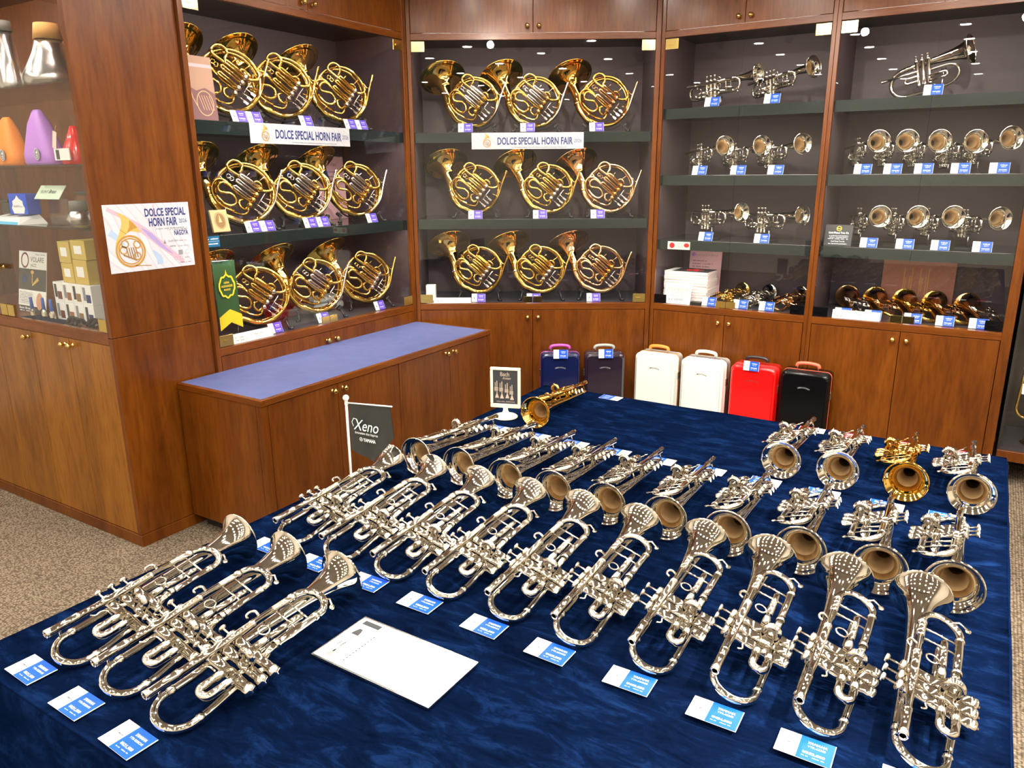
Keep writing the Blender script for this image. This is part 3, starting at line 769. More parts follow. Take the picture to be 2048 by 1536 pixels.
# ---- french horn, face toward -y, bell up and behind on its left hand side
def horn_proto(body, tubes, cap):
    S = 0.00032
    P = lambda px, py, y=0.0: Vector(((px - 790) * S, y, (670 - py) * S))
    out = []
    ringR = 0.150
    # bell branch
    path = [P(1258, 690)] + [Vector((ringR * math.cos(R(a)), 0.0, ringR * math.sin(R(a)))) for a in (-25, -50, -75, -100, -122)]
    path += [P(420, 1010, 0.004), P(275, 800, 0.012), P(228, 560, 0.026), P(150, 326, 0.065), P(78, 123, 0.100)]
    sp = spline(path, 9)
    L = [0]
    for i in range(1, len(sp)): L.append(L[-1] + (sp[i] - sp[i - 1]).length)
    TL = L[-1]
    rad = lambda d: max(0.0082, 0.150 * (0.020 / ((TL - d) + 0.020)) ** 0.755)      # flares like a real bell toward the rim
    def cut(d0, d1, extra=()):
        ds = sorted(set([d0, d1] + [l for l in L if d0 + 0.002 < l < d1 - 0.002] + [e for e in extra if d0 < e < d1]))
        pts = []; rs = []
        for d in ds:
            i = min(max(j for j in range(len(L)) if L[j] <= d + 1e-9), len(L) - 2)
            k = (d - L[i]) / (L[i + 1] - L[i])
            pts.append(sp[i].lerp(sp[i + 1], k)); rs.append(rad(d))
        return pts, rs
    dj = TL - 0.215
    fine = [TL - 0.12 * (q / 34) ** 2 for q in range(1, 35)]
    p1, r1 = cut(0, dj); p2, r2 = cut(dj, TL, fine)
    out.append(('body_tube', MB().tube(p1, r1, 16).mesh('body_tube', body), []))
    ax = (p2[-1] - p2[-10]).normalized()
    b = MB().tube(p2, r2, 44, caps=False)
    rim = MB().tube([p2[-1] + (ax.orthogonal().normalized() * math.cos(R(a)) + ax.cross(ax.orthogonal().normalized()) * math.sin(R(a))) * 0.150 for a in range(0, 360, 9)], 0.0022, 8, closed=True)
    gar = MB().tube([p2[0] - (p2[1] - p2[0]).normalized() * 0.006, p2[0] + (p2[1] - p2[0]).normalized() * 0.008], r1[-1] * 1.12, 20)
    out.append(('bell', b.mesh('bell', body), [('rim', rim.mesh('rim', body)), ('joint_ring', gar.mesh('joint_ring', cap))]))
    # outer hoops
    h1 = MB().tube([Vector((ringR * math.cos(R(a)), 0.004, ringR * math.sin(R(a)))) for a in range(-8, 176, 8)], 0.0088, 12)
    h1.tube([Vector((0.141 * math.cos(R(a)), 0.030, 0.141 * math.sin(R(a)))) for a in range(-110, 190, 10)], 0.0078, 12)
    out.append(('hoop_tube', h1.mesh('hoop_tube', body), []))
    # thumb-side loop on top and its two runs
    loop = [P(1015, 635, -0.022), P(800, 470, -0.022), P(600, 325, -0.022), P(556, 270, -0.022), P(572, 205, -0.02), P(640, 160, -0.018), P(715, 170, -0.018), P(775, 225, -0.018), P(778, 300, -0.02), P(742, 365, -0.02), P(800, 440, -0.02), P(1040, 600, -0.02)]
    out.append(('loop_tube', MB().tube(spline(loop, 5), 0.0080, 12).mesh('loop_tube', body), []))
    # left wrap and its S-shaped inner run
    wrap = [P(880, 830, -0.014), P(690, 690, -0.014), P(540, 520, -0.014), P(440, 450, -0.012), P(345, 470, -0.01), P(285, 560, -0.008), P(290, 680, -0.006), P(350, 800, 0.0), P(470, 900, 0.004), P(590, 960, 0.008)]
    s2 = [P(620, 620, -0.02), P(520, 530, -0.02), P(440, 505, -0.02), P(375, 560, -0.018), P(390, 640, -0.016), P(470, 665, -0.016), P(560, 680, -0.016), P(628, 750, -0.014), P(620, 840, -0.012), P(540, 870, -0.008), P(440, 820, -0.004), P(350, 700, 0.006)]
    out.append(('wrap_tube', MB().tube(spline(wrap, 5), 0.0080, 12).mesh('wrap_tube', body), []))
    out.append(('crook', MB().tube(spline(s2, 5), 0.0080, 12).mesh('crook', body), []))
    # straight valve slides in pairs with U ends
    d = Vector((0.775, 0, -0.632)); nrm = Vector((0.632, 0, 0.775))
    for j, (px, py, ln) in enumerate(((620, 600, 0.105), (672, 500, 0.125), (742, 425, 0.110))):
        o = P(px, py, -0.030); g = 0.0068
        pts = [o + d * ln] + [o] + [o - d * g * 1.0 * math.sin(R(a)) + nrm * (g - g * math.cos(R(a))) for a in (30, 60, 90, 120, 150)] + [o + nrm * 2 * g, o + nrm * 2 * g + d * ln]
        m = MB().tube(pts, 0.0060, 10)
        out.append(('valve_slide', m.mesh('valve_slide', tubes), []))
        o2 = o + Vector((0, 0.020, 0)) + nrm * 0.006
        pts = [o2 + d * ln, o2, o2 - d * g + nrm * g, o2 + nrm * 2 * g, o2 + nrm * 2 * g + d * ln]
        out.append(('valve_slide', MB().tube(pts, 0.0060, 10).mesh('valve_slide', tubes), []))
    # rotary valves in a diagonal line
    for px, py in ((1020, 628), (955, 710), (893, 792), (832, 872)):
        c = P(px, py)
        v = MB().lathe([(-0.046, 0.0001), (-0.045, 0.006), (-0.043, 0.0110), (-0.036, 0.0125), (-0.034, 0.0145), (0.006, 0.0145), (0.008, 0.0125), (0.014, 0.010), (0.014, 0.0001)], (c.x, 0, c.z), 'y', 18)
        out.append(('rotary_valve', v.mesh('rotary_valve', cap), []))
    # inner loops on the right and below
    r_ = MB().tube(spline([P(1030, 600, -0.004), P(1060, 640, -0.01), P(1160, 652, -0.01), P(1230, 625, -0.006), P(1250, 560, -0.004), P(1225, 470, 0.0)], 5), 0.0074, 10)
    r_.tube(spline([P(1000, 560, 0.006), P(960, 520, 0.004), P(1000, 490, 0.0), P(1060, 530, 0.0), P(1075, 590, 0.004)], 5), 0.0056, 10)
    r_.tube(spline([P(830, 880, 0.0), P(760, 930, -0.004), P(690, 880, -0.006), P(690, 800, -0.004), P(760, 760, 0.0)], 5), 0.0074, 10)
    r_.tube(spline([P(830, 880, 0.004), P(800, 980, 0.004), P(720, 1010, 0.006), P(560, 960, 0.012)], 5), 0.0062, 10)
    out.append(('inner_tube', r_.mesh('inner_tube', body), []))
    # levers and linkage
    lev = MB()
    for k in range(3):
        a = P(985 - 62 * k, 790 + 60 * k, -0.030); b_ = P(1100 - 62 * k, 890 + 62 * k, -0.040)
        lev.tube([a, a.lerp(b_, 0.6) + Vector((0, -0.008, 0)), b_], 0.0022, 8)
        lev.box(-0.013, 0.013, -0.0015, 0.0015, -0.006, 0.006, 0.001, M=Matrix.Translation(b_) @ Matrix.Rotation(R(38), 4, 'Y'))
    lev.tube([P(1090, 700, -0.032), P(930, 910, -0.032)], 0.0026, 8)
    out.append(('lever', lev.mesh('lever', 'nickel'), []))
    # leadpipe with its receiver, running off the ring on the right
    lp = MB().tube(spline([P(1430, 310, -0.006), P(1385, 430, -0.006), P(1320, 610, -0.008), P(1262, 800, -0.010), P(1180, 940, -0.010), P(1060, 1050, -0.008), P(900, 1120, -0.004)], 5), [0.0064] * 4 + [0.0054] * 27, 10)
    br = MB().tube(spline([P(1352, 520, -0.006), P(1310, 545, -0.004), P(1275, 520, -0.002), P(1250, 470, 0.0)], 4), 0.0024, 8)
    out.append(('leadpipe', lp.mesh('leadpipe', tubes), [('brace', br.mesh('brace', tubes))]))
    bb = MB()
    for a, c in (((500, 470), (400, 360)), ((600, 450), (560, 400)), ((900, 360), (830, 420)), ((1130, 420), (1000, 520)), ((470, 900), (430, 960)), ((1210, 800), (1090, 760))):
        bb.tube([P(*a, -0.008), P(*c, 0.0)], 0.0024, 8)
    for c in ((604, 446), (560, 405)):
        bb.tube(arc(P(*c, -0.016), 0.0105, 0, 360, 14, (1, 0, 0), (0, 0, 1))[:-1], 0.0022, 6, closed=True)
    out.append(('brace', bb.mesh('brace', tubes), []))
    return out
HP = {'a': horn_proto('gold', 'nickel', 'gold'), 'b': horn_proto('gold', 'gold', 'nickel'), 'c': horn_proto('gold_dark', 'rose', 'rose'), 'd': horn_proto('rose', 'rose', 'gold')}

def stand_proto(h, kind):
    """black folding stand; h = ring centre height above the shelf"""
    out = []
    hr = 0.1740
    cr = MB().tube([Vector((hr * math.cos(R(a)), 0.012, hr * math.sin(R(a)))) for a in range(-132, -47, 6)], 0.005, 8)
    out.append(('cradle', cr.mesh('cradle', 'black_plastic'), []))
    for s in (-1, 1):
        a = Vector((s * 0.126, 0.0, -0.141)); f = Vector((s * 0.140, -0.050, -h + 0.008))
        leg = MB().tube([a, f], 0.0062 if kind == 0 else 0.0048, 8)
        foot = MB().tube([f + Vector((-s * 0.006, 0.004, 0)), f + Vector((s * 0.018, -0.010, 0.0))], 0.0072, 8)
        pad = MB().box(-0.016, 0.016, -0.016, 0.020, -0.010, 0.008, 0.003, M=Matrix.Translation(a + Vector((s * 0.002, 0, -0.006))) @ Matrix.Rotation(R(-s * 42), 4, 'Y'))
        out.append(('leg', leg.mesh('leg', 'black_plastic'), [('foot', foot.mesh('foot', 'black_plastic'))]))
        out.append(('pad', pad.mesh('pad', 'black_plastic'), []))
    out.append(('leg', MB().tube([Vector((0, 0.014, -0.162)), Vector((0, 0.125, -h + 0.006))], 0.0055, 8).mesh('leg', 'black_plastic'), []))
    return out
CD = Vector((0.853, 0.521, 0)).normalized(); CN = Vector((0.521, -0.853, 0)).normalized()   # C unit: along the front / out of it
CP0 = Vector((-3.19, 3.93, 0))
SHELF_NAME = ('top shelf', 'middle shelf', 'bottom deck')
LPOS = [[2.713, 3.062, 3.504], [2.738, 3.146, 3.590], [2.784, 3.218, 3.657]]
CPOS = [[0.384, 0.783, 1.227], [0.387, 0.871, 1.274], [0.399, 0.820, 1.227]]
ZROW = [2.147, 1.605, 1.072]; ZSH = [1.955, 1.415, 0.864]
ZROWL = [2.160, 1.612, 1.064]
LN = ('nearest the wooden pillar', 'in the middle', 'nearest the angled cabinet')
CN_ = ('nearest the counter side', 'in the middle', 'nearest the trumpet cabinets')
SP = {}
for r in range(3):
    for k in range(3):
        for unit in 'LC':
            if unit == 'L':
                z = ZROWL[r]; p = Vector((-3.2 - (0.165, 0.165, 0.185)[r], LPOS[r][k], z)); yaw = R(62 + (0, 2, 3)[k]); fin = 'bab aaa bab'.replace(' ', '')[r * 3 + k]
                if (r, k) == (0, 1): fin = 'b'
                where = f'{SHELF_NAME[r]} behind the counter'; wl = LN[k]
            else:
                z = ZROW[r]; q = CP0 + CD * CPOS[r][k] - CN * 0.17; p = Vector((q.x, q.y, z)); yaw = C_ANG + R((-7, 0, -3)[k]); fin = ('a', 'a', 'c', 'b', 'b', 'd', 'b', 'b', 'd')[r * 3 + k]
                where = f'{SHELF_NAME[r]} of the angled cabinet'; wl = CN_[k]
            M = Matrix.Translation(p) @ Matrix.Rotation(yaw, 4, 'Z') @ Matrix.Rotation(R(-6), 4, 'X')
            desc = {'a': 'gold french horn with silvery slides', 'b': 'all gold french horn', 'c': 'dark gold french horn', 'd': 'rose gold french horn'}[fin]
            inst(HP[fin], 'french_horn', M, f'{desc}, {where}, {wl}', 'french horn', 'french horns in the cabinets')
            h = round(z - ZSH[r], 3)
            if h not in SP: SP[h] = stand_proto(h, 1 if r == 0 else 0)
            inst(SP[h], 'horn_stand', Matrix.Translation(p) @ Matrix.Rotation(yaw, 4, 'Z'), f'black stand under a horn, {where}, {wl}', 'stand', 'stands under the horns')

# ------------------------------------------------------------------ instruments in the trumpet cabinets
def upright(x, o, z, a, e):
    """bell centre at x, o behind the glass line, z; heading a degrees from straight out of the cabinet toward +x, raised by e"""
    a, e = R(a), R(e)
    h = Vector((math.sin(a) * math.cos(e), -math.cos(a) * math.cos(e), math.sin(e)))
    side = h.cross(Vector((0, 0, 1))).normalized()
    up = side.cross(h)
    m = Matrix((h, up, side)).transposed().to_4x4()
    m.translation = (x, 4.742 + o, z)
    return m
def peg_stand(M, zs, label, off=(-0.245, -0.092, 0.020)):
    p = M @ Vector(off)
    t = thing('instrument_stand', label, 'stand', (p.x, p.y, zs), group='stands under the cabinet trumpets')
    h = p.z - zs
    obj('base', MB().poly([(-0.060, -0.03), (0.02, -0.04), (0.062, 0.0), (0.02, 0.04), (-0.060, 0.03)], 0.0006, 0.006), 'black_plastic', t)
    obj('post', MB().tube([(0, 0, 0.006), (0, 0, h)], 0.0042, 8), 'steel', t)
    obj('peg', MB().tube([(-0.012, 0, h), (0.012, 0.0, h)], 0.006, 8), 'black_plastic', t)
CABW = {'R1': 'in the book-stack cabinet', 'R2': 'in the flugelhorn cabinet'}
def cab_row(which, row, zs, items, mt, first_ref):
    for i, (x, o, z, a, e) in enumerate(items):
        M = upright(x, o, z, a, e)
        q = 'the only one' if len(items) == 1 else f'{ORD[i]} from the angled cabinet side'
        inst(trumpet(mt), 'trumpet', M, f'silver trumpet, {row} shelf {CABW[which]}, {q}', 'trumpet', 'trumpets on stands in the cabinets')
        peg_stand(M, zs, f'black-based peg stand, {row} shelf {CABW[which]}, {q}')
cab_row('R1', 'top', 2.085, [(-1.305, 0.12, 2.262, 74, 5), (-0.991, 0.10, 2.278, 58, 6)], 'silver', '')
cab_row('R1', 'second', 1.685, [(-1.471, 0.10, 1.858, 44, 4), (-1.246, 0.10, 1.854, 44, 4), (-1.013, 0.10, 1.860, 46, 4)], 'silver', '')
cab_row('R1', 'third', 1.28, [(-1.346, 0.12, 1.460, 58, 2), (-0.980, 0.12, 1.450, 58, 2)], 'silver', '')
cab_row('R2', 'second', 1.685, [(-0.603, 0.075, 1.862, 25, 3), (-0.461, 0.075, 1.860, 25, 3), (-0.304, 0.075, 1.854, 25, 3), (-0.138, 0.075, 1.848, 26, 3), (0.018, 0.090, 1.862, 30, 3)], 'silver', '')
cab_row('R2', 'third', 1.28, [(-0.551, 0.075, 1.455, 25, 2), (-0.361, 0.075, 1.457, 25, 2), (-0.190, 0.075, 1.460, 25, 2), (0.026, 0.085, 1.456, 30, 2)], 'silver', '')
MF = upright(-0.225, 0.16, 2.315, 76, 13)
inst(FL[('silver', 'nickel')], 'flugelhorn', MF, 'silver flugelhorn alone on the top shelf of the cabinet', 'flugelhorn')
peg_stand(MF, 2.085, 'peg stand under the silver flugelhorn on the top shelf', (-0.13, -0.060, 0.02))
for x, o, yaw, mt, lb in ((-1.405, 0.50, 76, 'gold', 'gold trumpet lying on the cabinet deck beside the book stack'), (-1.225, 0.50, 76, 'silver', 'silver trumpet lying on the cabinet deck between a gold and a copper one'), (-1.020, 0.50, 76, 'rose', 'copper coloured trumpet lying on the cabinet deck past the silver one')):
    inst(trumpet(mt), 'trumpet', lying(x, 4.742 + o, 0.864 + 0.0565, yaw) @ Matrix.Scale(0.86, 4), lb, 'trumpet', 'trumpets on the cabinet deck')
for i, (x, k) in enumerate(((-0.735, ('rose', 'nickel')), (-0.570, ('gold', 'nickel')), (-0.405, ('gold_dark', 'gold')), (-0.242, ('gold', 'nickel')), (-0.070, ('rose', 'nickel')))):
    M = Matrix.Translation((x, 4.742 + 0.478, 0.864 + 0.072)) @ Matrix.Rotation(R(104), 4, 'Z') @ Matrix.Rotation(R(-5.5), 4, 'Y') @ Matrix.Rotation(R(14), 4, 'X') @ Matrix.Scale(0.92, 4)
    inst(FL[k], 'flugelhorn', M, f'{dict(rose="rose gold", gold="gold", gold_dark="dark gold")[k[0]]} flugelhorn lying on the cabinet deck, {ORD[i]} from the gold trim sign side', 'flugelhorn', 'flugelhorns on the cabinet deck')

# ------------------------------------------------------------------ price cards
_CARD = {}
CW, CH = 0.091, 0.057
def card_meshes(pal, maker, model, price):
    key = (pal, maker, model, price)
    if key in _CARD: return _CARD[key]
    x0 = -CW / 2; xs = x0 + CW * 0.385
    body = MB().box(-CW / 2, CW / 2, -CH / 2, CH / 2, 0, 0.0012).mesh('price_card', 'white')
    e = 0.0006
    panel = MB().box(xs, CW / 2 - 0.0012, -CH / 2, CH / 2, 0.0012, 0.0012 + 0.0003).mesh('printed_panel', {'blue': 'blue_print', 'purple': 'purple_print', 'red': 'red_print'}[pal])
    lg = MB()
    xm = (x0 + xs) / 2
    if maker == 'YAMAHA':
        lg.ribbon([(x0 + 0.0065 + 0.0026 * math.cos(R(a)), 0.0 + 0.0026 * math.sin(R(a))) for a in range(0, 360, 24)], 0.0006, 0.0016, closed=True)
        for a in (90, 210, 330): lg.ribbon([(x0 + 0.0065, 0), (x0 + 0.0065 + 0.0024 * math.cos(R(a)), 0.0024 * math.sin(R(a)))], 0.0006, 0.0016)
        put_text(lg, 'YAMAHA', x0 + 0.0105, -0.0022, 0.0044, 0.0215, bold=0.015, z=0.0016)
    elif maker == 'Bach':
        lg.ribbon([(xm + 0.011 * math.cos(R(a)), 0.0075 * math.sin(R(a))) for a in range(0, 360, 20)], 0.0012, 0.0016, closed=True)
        put_text(lg, 'Bach', xm, -0.0022, 0.0048, align='C', bold=0.02, z=0.0016)
    else:
        lg.poly([(xm, 0.009), (xm - 0.006, -0.001), (xm - 0.004, -0.008), (xm + 0.004, -0.008), (xm + 0.006, -0.001)], 0.0016)
        lg.ribbon([(xm, 0.009), (xm, 0.014)], 0.0016, 0.0016)
    lg = lg.mesh('logo', 'ink' if maker == 'YAMAHA' else 'grey_ink')
    tx = MB(); xc = (xs + CW / 2) / 2; z = 0.0018
    put_text(tx, maker if maker in ('YAMAHA',) else {'Bach': 'V.Bach', 'horn': 'Alexander'}[maker], xc, 0.0115, 0.0062, 0.031, 'C', 0.012, 0.25, z)
    put_text(tx, model, xc, 0.003, 0.0044, None, 'C', 0.0, 0, z)
    put_text(tx, '¥' + price, xc - 0.002, -0.0150, 0.0070, 0.036, 'C', 0.018, 0, z)
    scribble(tx, xs + 0.008, -0.0205, 0.036, 0.0018, z)
    tx = tx.mesh('lettering', 'white_ink')
    _CARD[key] = (body, panel, lg, tx)
    return _CARD[key]
def price_card(M, pal, maker, model, price, label, group, holder=False):
    b, p, l, t = card_meshes(pal, maker, model, price)
    o = obj('price_card', b, None); o.matrix_world = M
    tag(o, label, 'price card', group)
    obj('printed_panel', p, None, o); obj('logo', l, None, o); obj('lettering', t, None, o)
    if holder:
        obj('holder', HOLD, None, o)
    return o
HOLD = MB().box(-CW / 2 - 0.002, CW / 2 + 0.002, -CH / 2 - 0.001, CH / 2 + 0.010, -0.0024, -0.0004).mesh('holder', 'acrylic')
def flat(x, y, yaw, z=TZ + 0.002): return Matrix.Translation((x, y, z)) @ Matrix.Rotation(R(yaw), 4, 'Z')
CT = 'price cards on the table'
for i, (x, y, yaw, mod) in enumerate(((-1.494, 0.589, -1.6, 'YTR-9335NYS'), (-1.318, 0.581, -0.8, 'YTR-9335NYS'), (-1.148, 0.576, -2.5, 'YTR-9335CHS'))):
    price_card(flat(x, y, yaw), 'blue', 'YAMAHA', mod, '621,500', ('blue and white price card below the trumpet nearest the carpet edge', 'blue and white price card below the middle trumpet of the three', 'blue and white price card nearest the framed spec sheet')[i], CT)
row2 = [(-1.505, 1.188, 0, '621,500', 'YTR-8335S'), (-1.333, 1.186, 0, '621,500', 'YTR-8335S'), (-1.154, 1.185, 0.8, '621,500', 'YTR-9335S'), (-0.990, 1.180, 0.2, '506,000', 'YTR-8335WS'), (-0.813, 1.179, -1.1, '506,000', 'YTR-8335WS'), (-0.649, 1.174, -1.2, '489,000', 'YTR-8335GS'), (-0.473, 1.174, 1.1, '489,000', 'YTR-8335GS'), (-0.306, 1.169, 0.3, '484,000', 'YTR-8335S'), (-0.150, 1.165, 0.1, '352,000', 'YTR-6335S'), (0.012, 1.166, 0, '352,000', 'YTR-5335GS')]
for i, (x, y, yaw, pr, mod) in enumerate(row2):
    price_card(flat(x, y, yaw), 'blue', 'YAMAHA', mod, pr, f'blue and white price card, {ORD[i]} along the front joint from the flag side', CT)
row3x = [-1.499, -1.331, -1.172, -1.008, -0.845, -0.675, -0.500, -0.327, -0.154, -0.001]
for i, x in enumerate(row3x):
    price_card(flat(x, 2.296, 180 + (-1, 1, 0, 2, 0, -1, 0, 1, -1, 0)[i]), 'blue', 'Bach', '180ML37SP', '462,000', f'blue and white price card, {ORD[i]} along the far joint from the sign stand', CT)
price_card(flat(-1.306, 2.893, 178), 'blue', 'Bach', '180ML37GL', '440,000', 'blue and white price card behind the gold trumpet by the sign stand', CT)
for x, yaw, lb in ((-0.477, 182, 'beside the bare velvet'), (-0.322, 182, 'between the two silver trumpets'), (-0.144, 180, 'behind the gold trumpet'), (0.020, 180, 'at the aisle corner of the table')):
    price_card(flat(x, 2.890, yaw), 'red', 'Bach', '190S37SP', '528,000', 'red and white price card at the back edge, ' + lb, CT)
# cards in the cabinets stand in clear holders
def stand_card(x, y, z, rz): return Matrix.Translation((x, y, z)) @ Matrix.Rotation(rz, 4, 'Z') @ Matrix.Rotation(R(68), 4, 'X')
CG = 'price cards in the cabinets'
hh = CH / 2 * math.sin(R(68)) + 0.0025
for r, ys in enumerate(([2.655, 2.750, 3.099, 3.439, 3.535], [2.676, 2.771, 3.072, 3.170, 3.579], [2.780, 3.138, 3.630])):
    for i, y in enumerate(ys):
        price_card(stand_card(-3.2 - (0.051, 0.051, 0.072)[r], y, ZSH[r] + hh, R(90)), 'purple', 'horn', 'Mod. 103', '1,980,000', f'purple and white price card, {SHELF_NAME[r]} behind the counter, {ORD[i]} from the pillar', CG, True)
for r, ss in enumerate(([0.332, 0.727, 1.165], [0.385, 0.808, 1.185], [0.395, 0.767, 1.171])):
    for i, s_ in enumerate(ss):
        p = CP0 + CD * s_ - CN * (0.053, 0.053, 0.072)[r]
        price_card(stand_card(p.x, p.y, ZSH[r] + hh, C_ANG), 'purple', 'horn', 'Mod. 103', '1,650,000', f'purple and white price card, {SHELF_NAME[r]} of the angled cabinet, {ORD[i]} from the counter', CG, True)
ZR = (2.085, 1.685, 1.28, 0.864); RN = ('top shelf', 'second shelf', 'third shelf', 'deck')
for w_, rows in (('R1', ([-1.554, -1.198], [-1.608, -1.367, -1.144], [-1.543, -1.193], [-1.500, -1.296, -1.134])), ('R2', ([-0.368], [-0.667, -0.515, -0.363, -0.190, -0.015], [-0.592, -0.407, -0.233, -0.036], [-0.690, -0.527, -0.319, -0.158, 0.003]))):
    for r, xs in enumerate(rows):
        for i, x in enumerate(xs):
            q = 'the only one' if len(xs) == 1 else f'{ORD[i]} from the angled cabinet'
            price_card(stand_card(x, 4.742 + (0.053, 0.053, 0.053, 0.072)[r], ZR[r] + hh, 0), 'blue', 'Bach' if w_ == 'R2' else 'YAMAHA', 'YTR-850' if w_ == 'R1' else '180ML37', '412,500', f'blue and white price card, {RN[r]} {CABW[w_]}, {q}', CG, True)
price_card(stand_card(0.30, 4.80 + 0.05, 0.55, 0), 'blue', 'Bach', '42BO', '630,000', 'blue and white price card hung in the tall dark trombone case', CG)

# ------------------------------------------------------------------ printed posters and banners
def wallM(p, right, normal, up=(0, 0, 1)):
    r, n = Vector(right).normalized(), Vector(normal).normalized()
    u = n.cross(r)
    m = Matrix((r, u, n)).transposed().to_4x4(); m.translation = p
    return m
def horn_print(parent, cx, cy, s, z):
    """flat printed picture of a horn: bell, hoops, slides (unit: ring radius = s)"""
    g, l, k = MB(), MB(), MB()
    c = lambda x, y: (cx + x * s, cy + y * s)
    l.poly([c(-1.04, 0.20), c(-0.97, 0.61), c(-0.71, 1.10), c(-0.52, 1.48), c(-0.39, 1.84), c(-0.42, 2.23), c(-0.65, 2.52), c(-0.45, 2.50), c(-0.13, 2.34), c(0.39, 1.90), c(0.74, 1.46), c(0.86, 1.16), c(0.48, 1.27), c(0.16, 1.30), c(-0.13, 1.17), c(-0.50, 0.92), c(-0.74, 0.55), c(-0.86, 0.2)], z)
    g.poly([c(-0.10, 1.22), c(0.10, 1.60), c(0.16, 2.02), c(0.40, 1.84), c(0.66, 1.50), c(0.40, 1.45)], z + 0.0002)
    g.ribbon([c(-0.56, 1.44), c(-0.16, 1.14)], 0.05 * s, z + 0.0003)
    for r, wd in ((1.0, 0.13), (0.84, 0.08)):
        g.ribbon([c(r * math.cos(R(a)), r * math.sin(R(a))) for a in range(0, 360, 10)], wd * s, z + 0.0002, closed=True)
    for a in ((-0.35, 0.50), (0.50, 0.42), (-0.5, 0.1), (0.42, -0.35)):
        g.ribbon([c(a[0] + 0.24 * math.cos(R(q)), a[1] + 0.24 * math.sin(R(q))) for q in range(0, 360, 20)], 0.085 * s, z + 0.0003, closed=True)
    for i in range(5):
        x = -0.28 + i * 0.16
        k.ribbon([c(x, 0.25), c(x + 0.10, -0.45)], 0.07 * s, z + 0.0004)
    k.ribbon([c(-0.55, -0.20), c(0.35, -0.62)], 0.09 * s, z + 0.0005)
    g.ribbon([c(0.2, -0.98), c(0.9, -1.02), c(1.35, -1.08)], 0.05 * s, z + 0.0002)
    obj('printed_horn', l, 'gold_ink_light', parent); obj('printed_horn', g, 'gold_ink', parent); obj('printed_horn', k, 'brown_ink', parent)
def pillar_poster():
    w, h = 0.416, 0.292
    o = obj('poster', MB().box(-w / 2, w / 2, -h / 2, h / 2, 0, 0.0012), 'poster_paper')
    o.matrix_world = wallM((-3.2190, 2.080, 1.437), (0, 1, 0), (1, 0, 0))
    tag(o, 'pastel horn fair poster with navy lettering on the wooden pillar', 'poster')
    z = 0.0016
    for lay, (pts, wd, mt) in enumerate((([(-0.190, 0.128), (-0.10, 0.080), (-0.02, 0.02), (0.06, -0.05), (0.150, -0.125)], [0.016, 0.020, 0.035, 0.03, 0.02], 'pale_pink'), ([(-0.190, 0.030), (-0.16, 0.004), (-0.12, -0.04)], [0.034, 0.024, 0.004], 'pale_blue'), ([(-0.04, 0.040), (0.0, 0.005), (0.05, -0.045), (0.10, -0.085)], [0.004, 0.022, 0.016, 0.002], 'pale_lilac'), ([(0.030, 0.140), (0.022, 0.06), (0.03, 0.0)], [0.006, 0.004, 0.002], 'pale_pink'), ([(0.0, -0.06), (0.026, -0.095), (0.03, -0.125)], [0.004, 0.03, 0.03], 'pale_blue'))):
        obj('printed_swirl', MB().ribbon(spline([(p[0], p[1], 0) for p in pts], 5), [wd[min(len(wd) - 1, q // 5)] + (wd[min(len(wd) - 1, q // 5 + 1)] - wd[min(len(wd) - 1, q // 5)]) * (q % 5) / 5 for q in range(5 * (len(pts) - 1) + 1)], 0.0013 + 0.0001 * lay), mt, o)
    z = 0.0020
    horn_print(o, -0.105, -0.056, 0.066, z)
    t = MB()
    for tx, x, y, hh, ww, bo in (('DOLCE SPECIAL', 0.188, 0.088, 0.036, 0.205, 0.03), ('HORN FAIR', 0.140, 0.044, 0.038, 0.142, 0.03), ('2026', 0.190, 0.054, 0.018, 0.040, 0.0), ('NAGOYA', 0.190, -0.002, 0.024, 0.072, 0.03)):
        obj('lettering', put_text(MB(), tx, x, y, hh, ww, 'R', bo, 0, z), 'navy_ink', o)
    t = MB()
    scribble(t, 0.030, 0.030, 0.158, 0.005, z); scribble(t, 0.085, 0.0235, 0.103, 0.005, z)
    put_text(t, 'DaddHORNS', 0.083, -0.030, 0.009, 0.050, 'L', 0, 0, z); put_text(t, 'Dieter Otto', 0.138, -0.030, 0.008, 0.040, 'L', 0, 0.3, z)
    t.poly([(0.064, -0.018), (0.056, -0.036), (0.072, -0.036)], z)
    put_text(t, 'JASON', 0.086, -0.055, 0.009, 0.032, 'L', 0.03, 0, z); put_text(t, 'Finke Horns', 0.130, -0.055, 0.008, 0.056, 'L', 0, 0.4, z)
    t.poly([(0.128, -0.092), (0.150, -0.092), (0.150, -0.070), (0.128, -0.070)], z)
    for cx, cy, r in ((0.176, -0.080, 0.010), (0.110, -0.106, 0.007), (0.140, -0.106, 0.008)):
        t.ribbon([(cx + r * math.cos(R(a)), cy + r * math.sin(R(a))) for a in range(0, 360, 30)], 0.0012, z, closed=True)
    scribble(t, 0.158, -0.108, 0.030, 0.004, z)
    put_text(t, 'YAMAHA', 0.130, -0.130, 0.006, 0.026, 'L', 0.03, 0, z); scribble(t, 0.160, -0.130, 0.030, 0.004, z)
    obj('small_print', t, 'grey_ink', o)
pillar_poster()
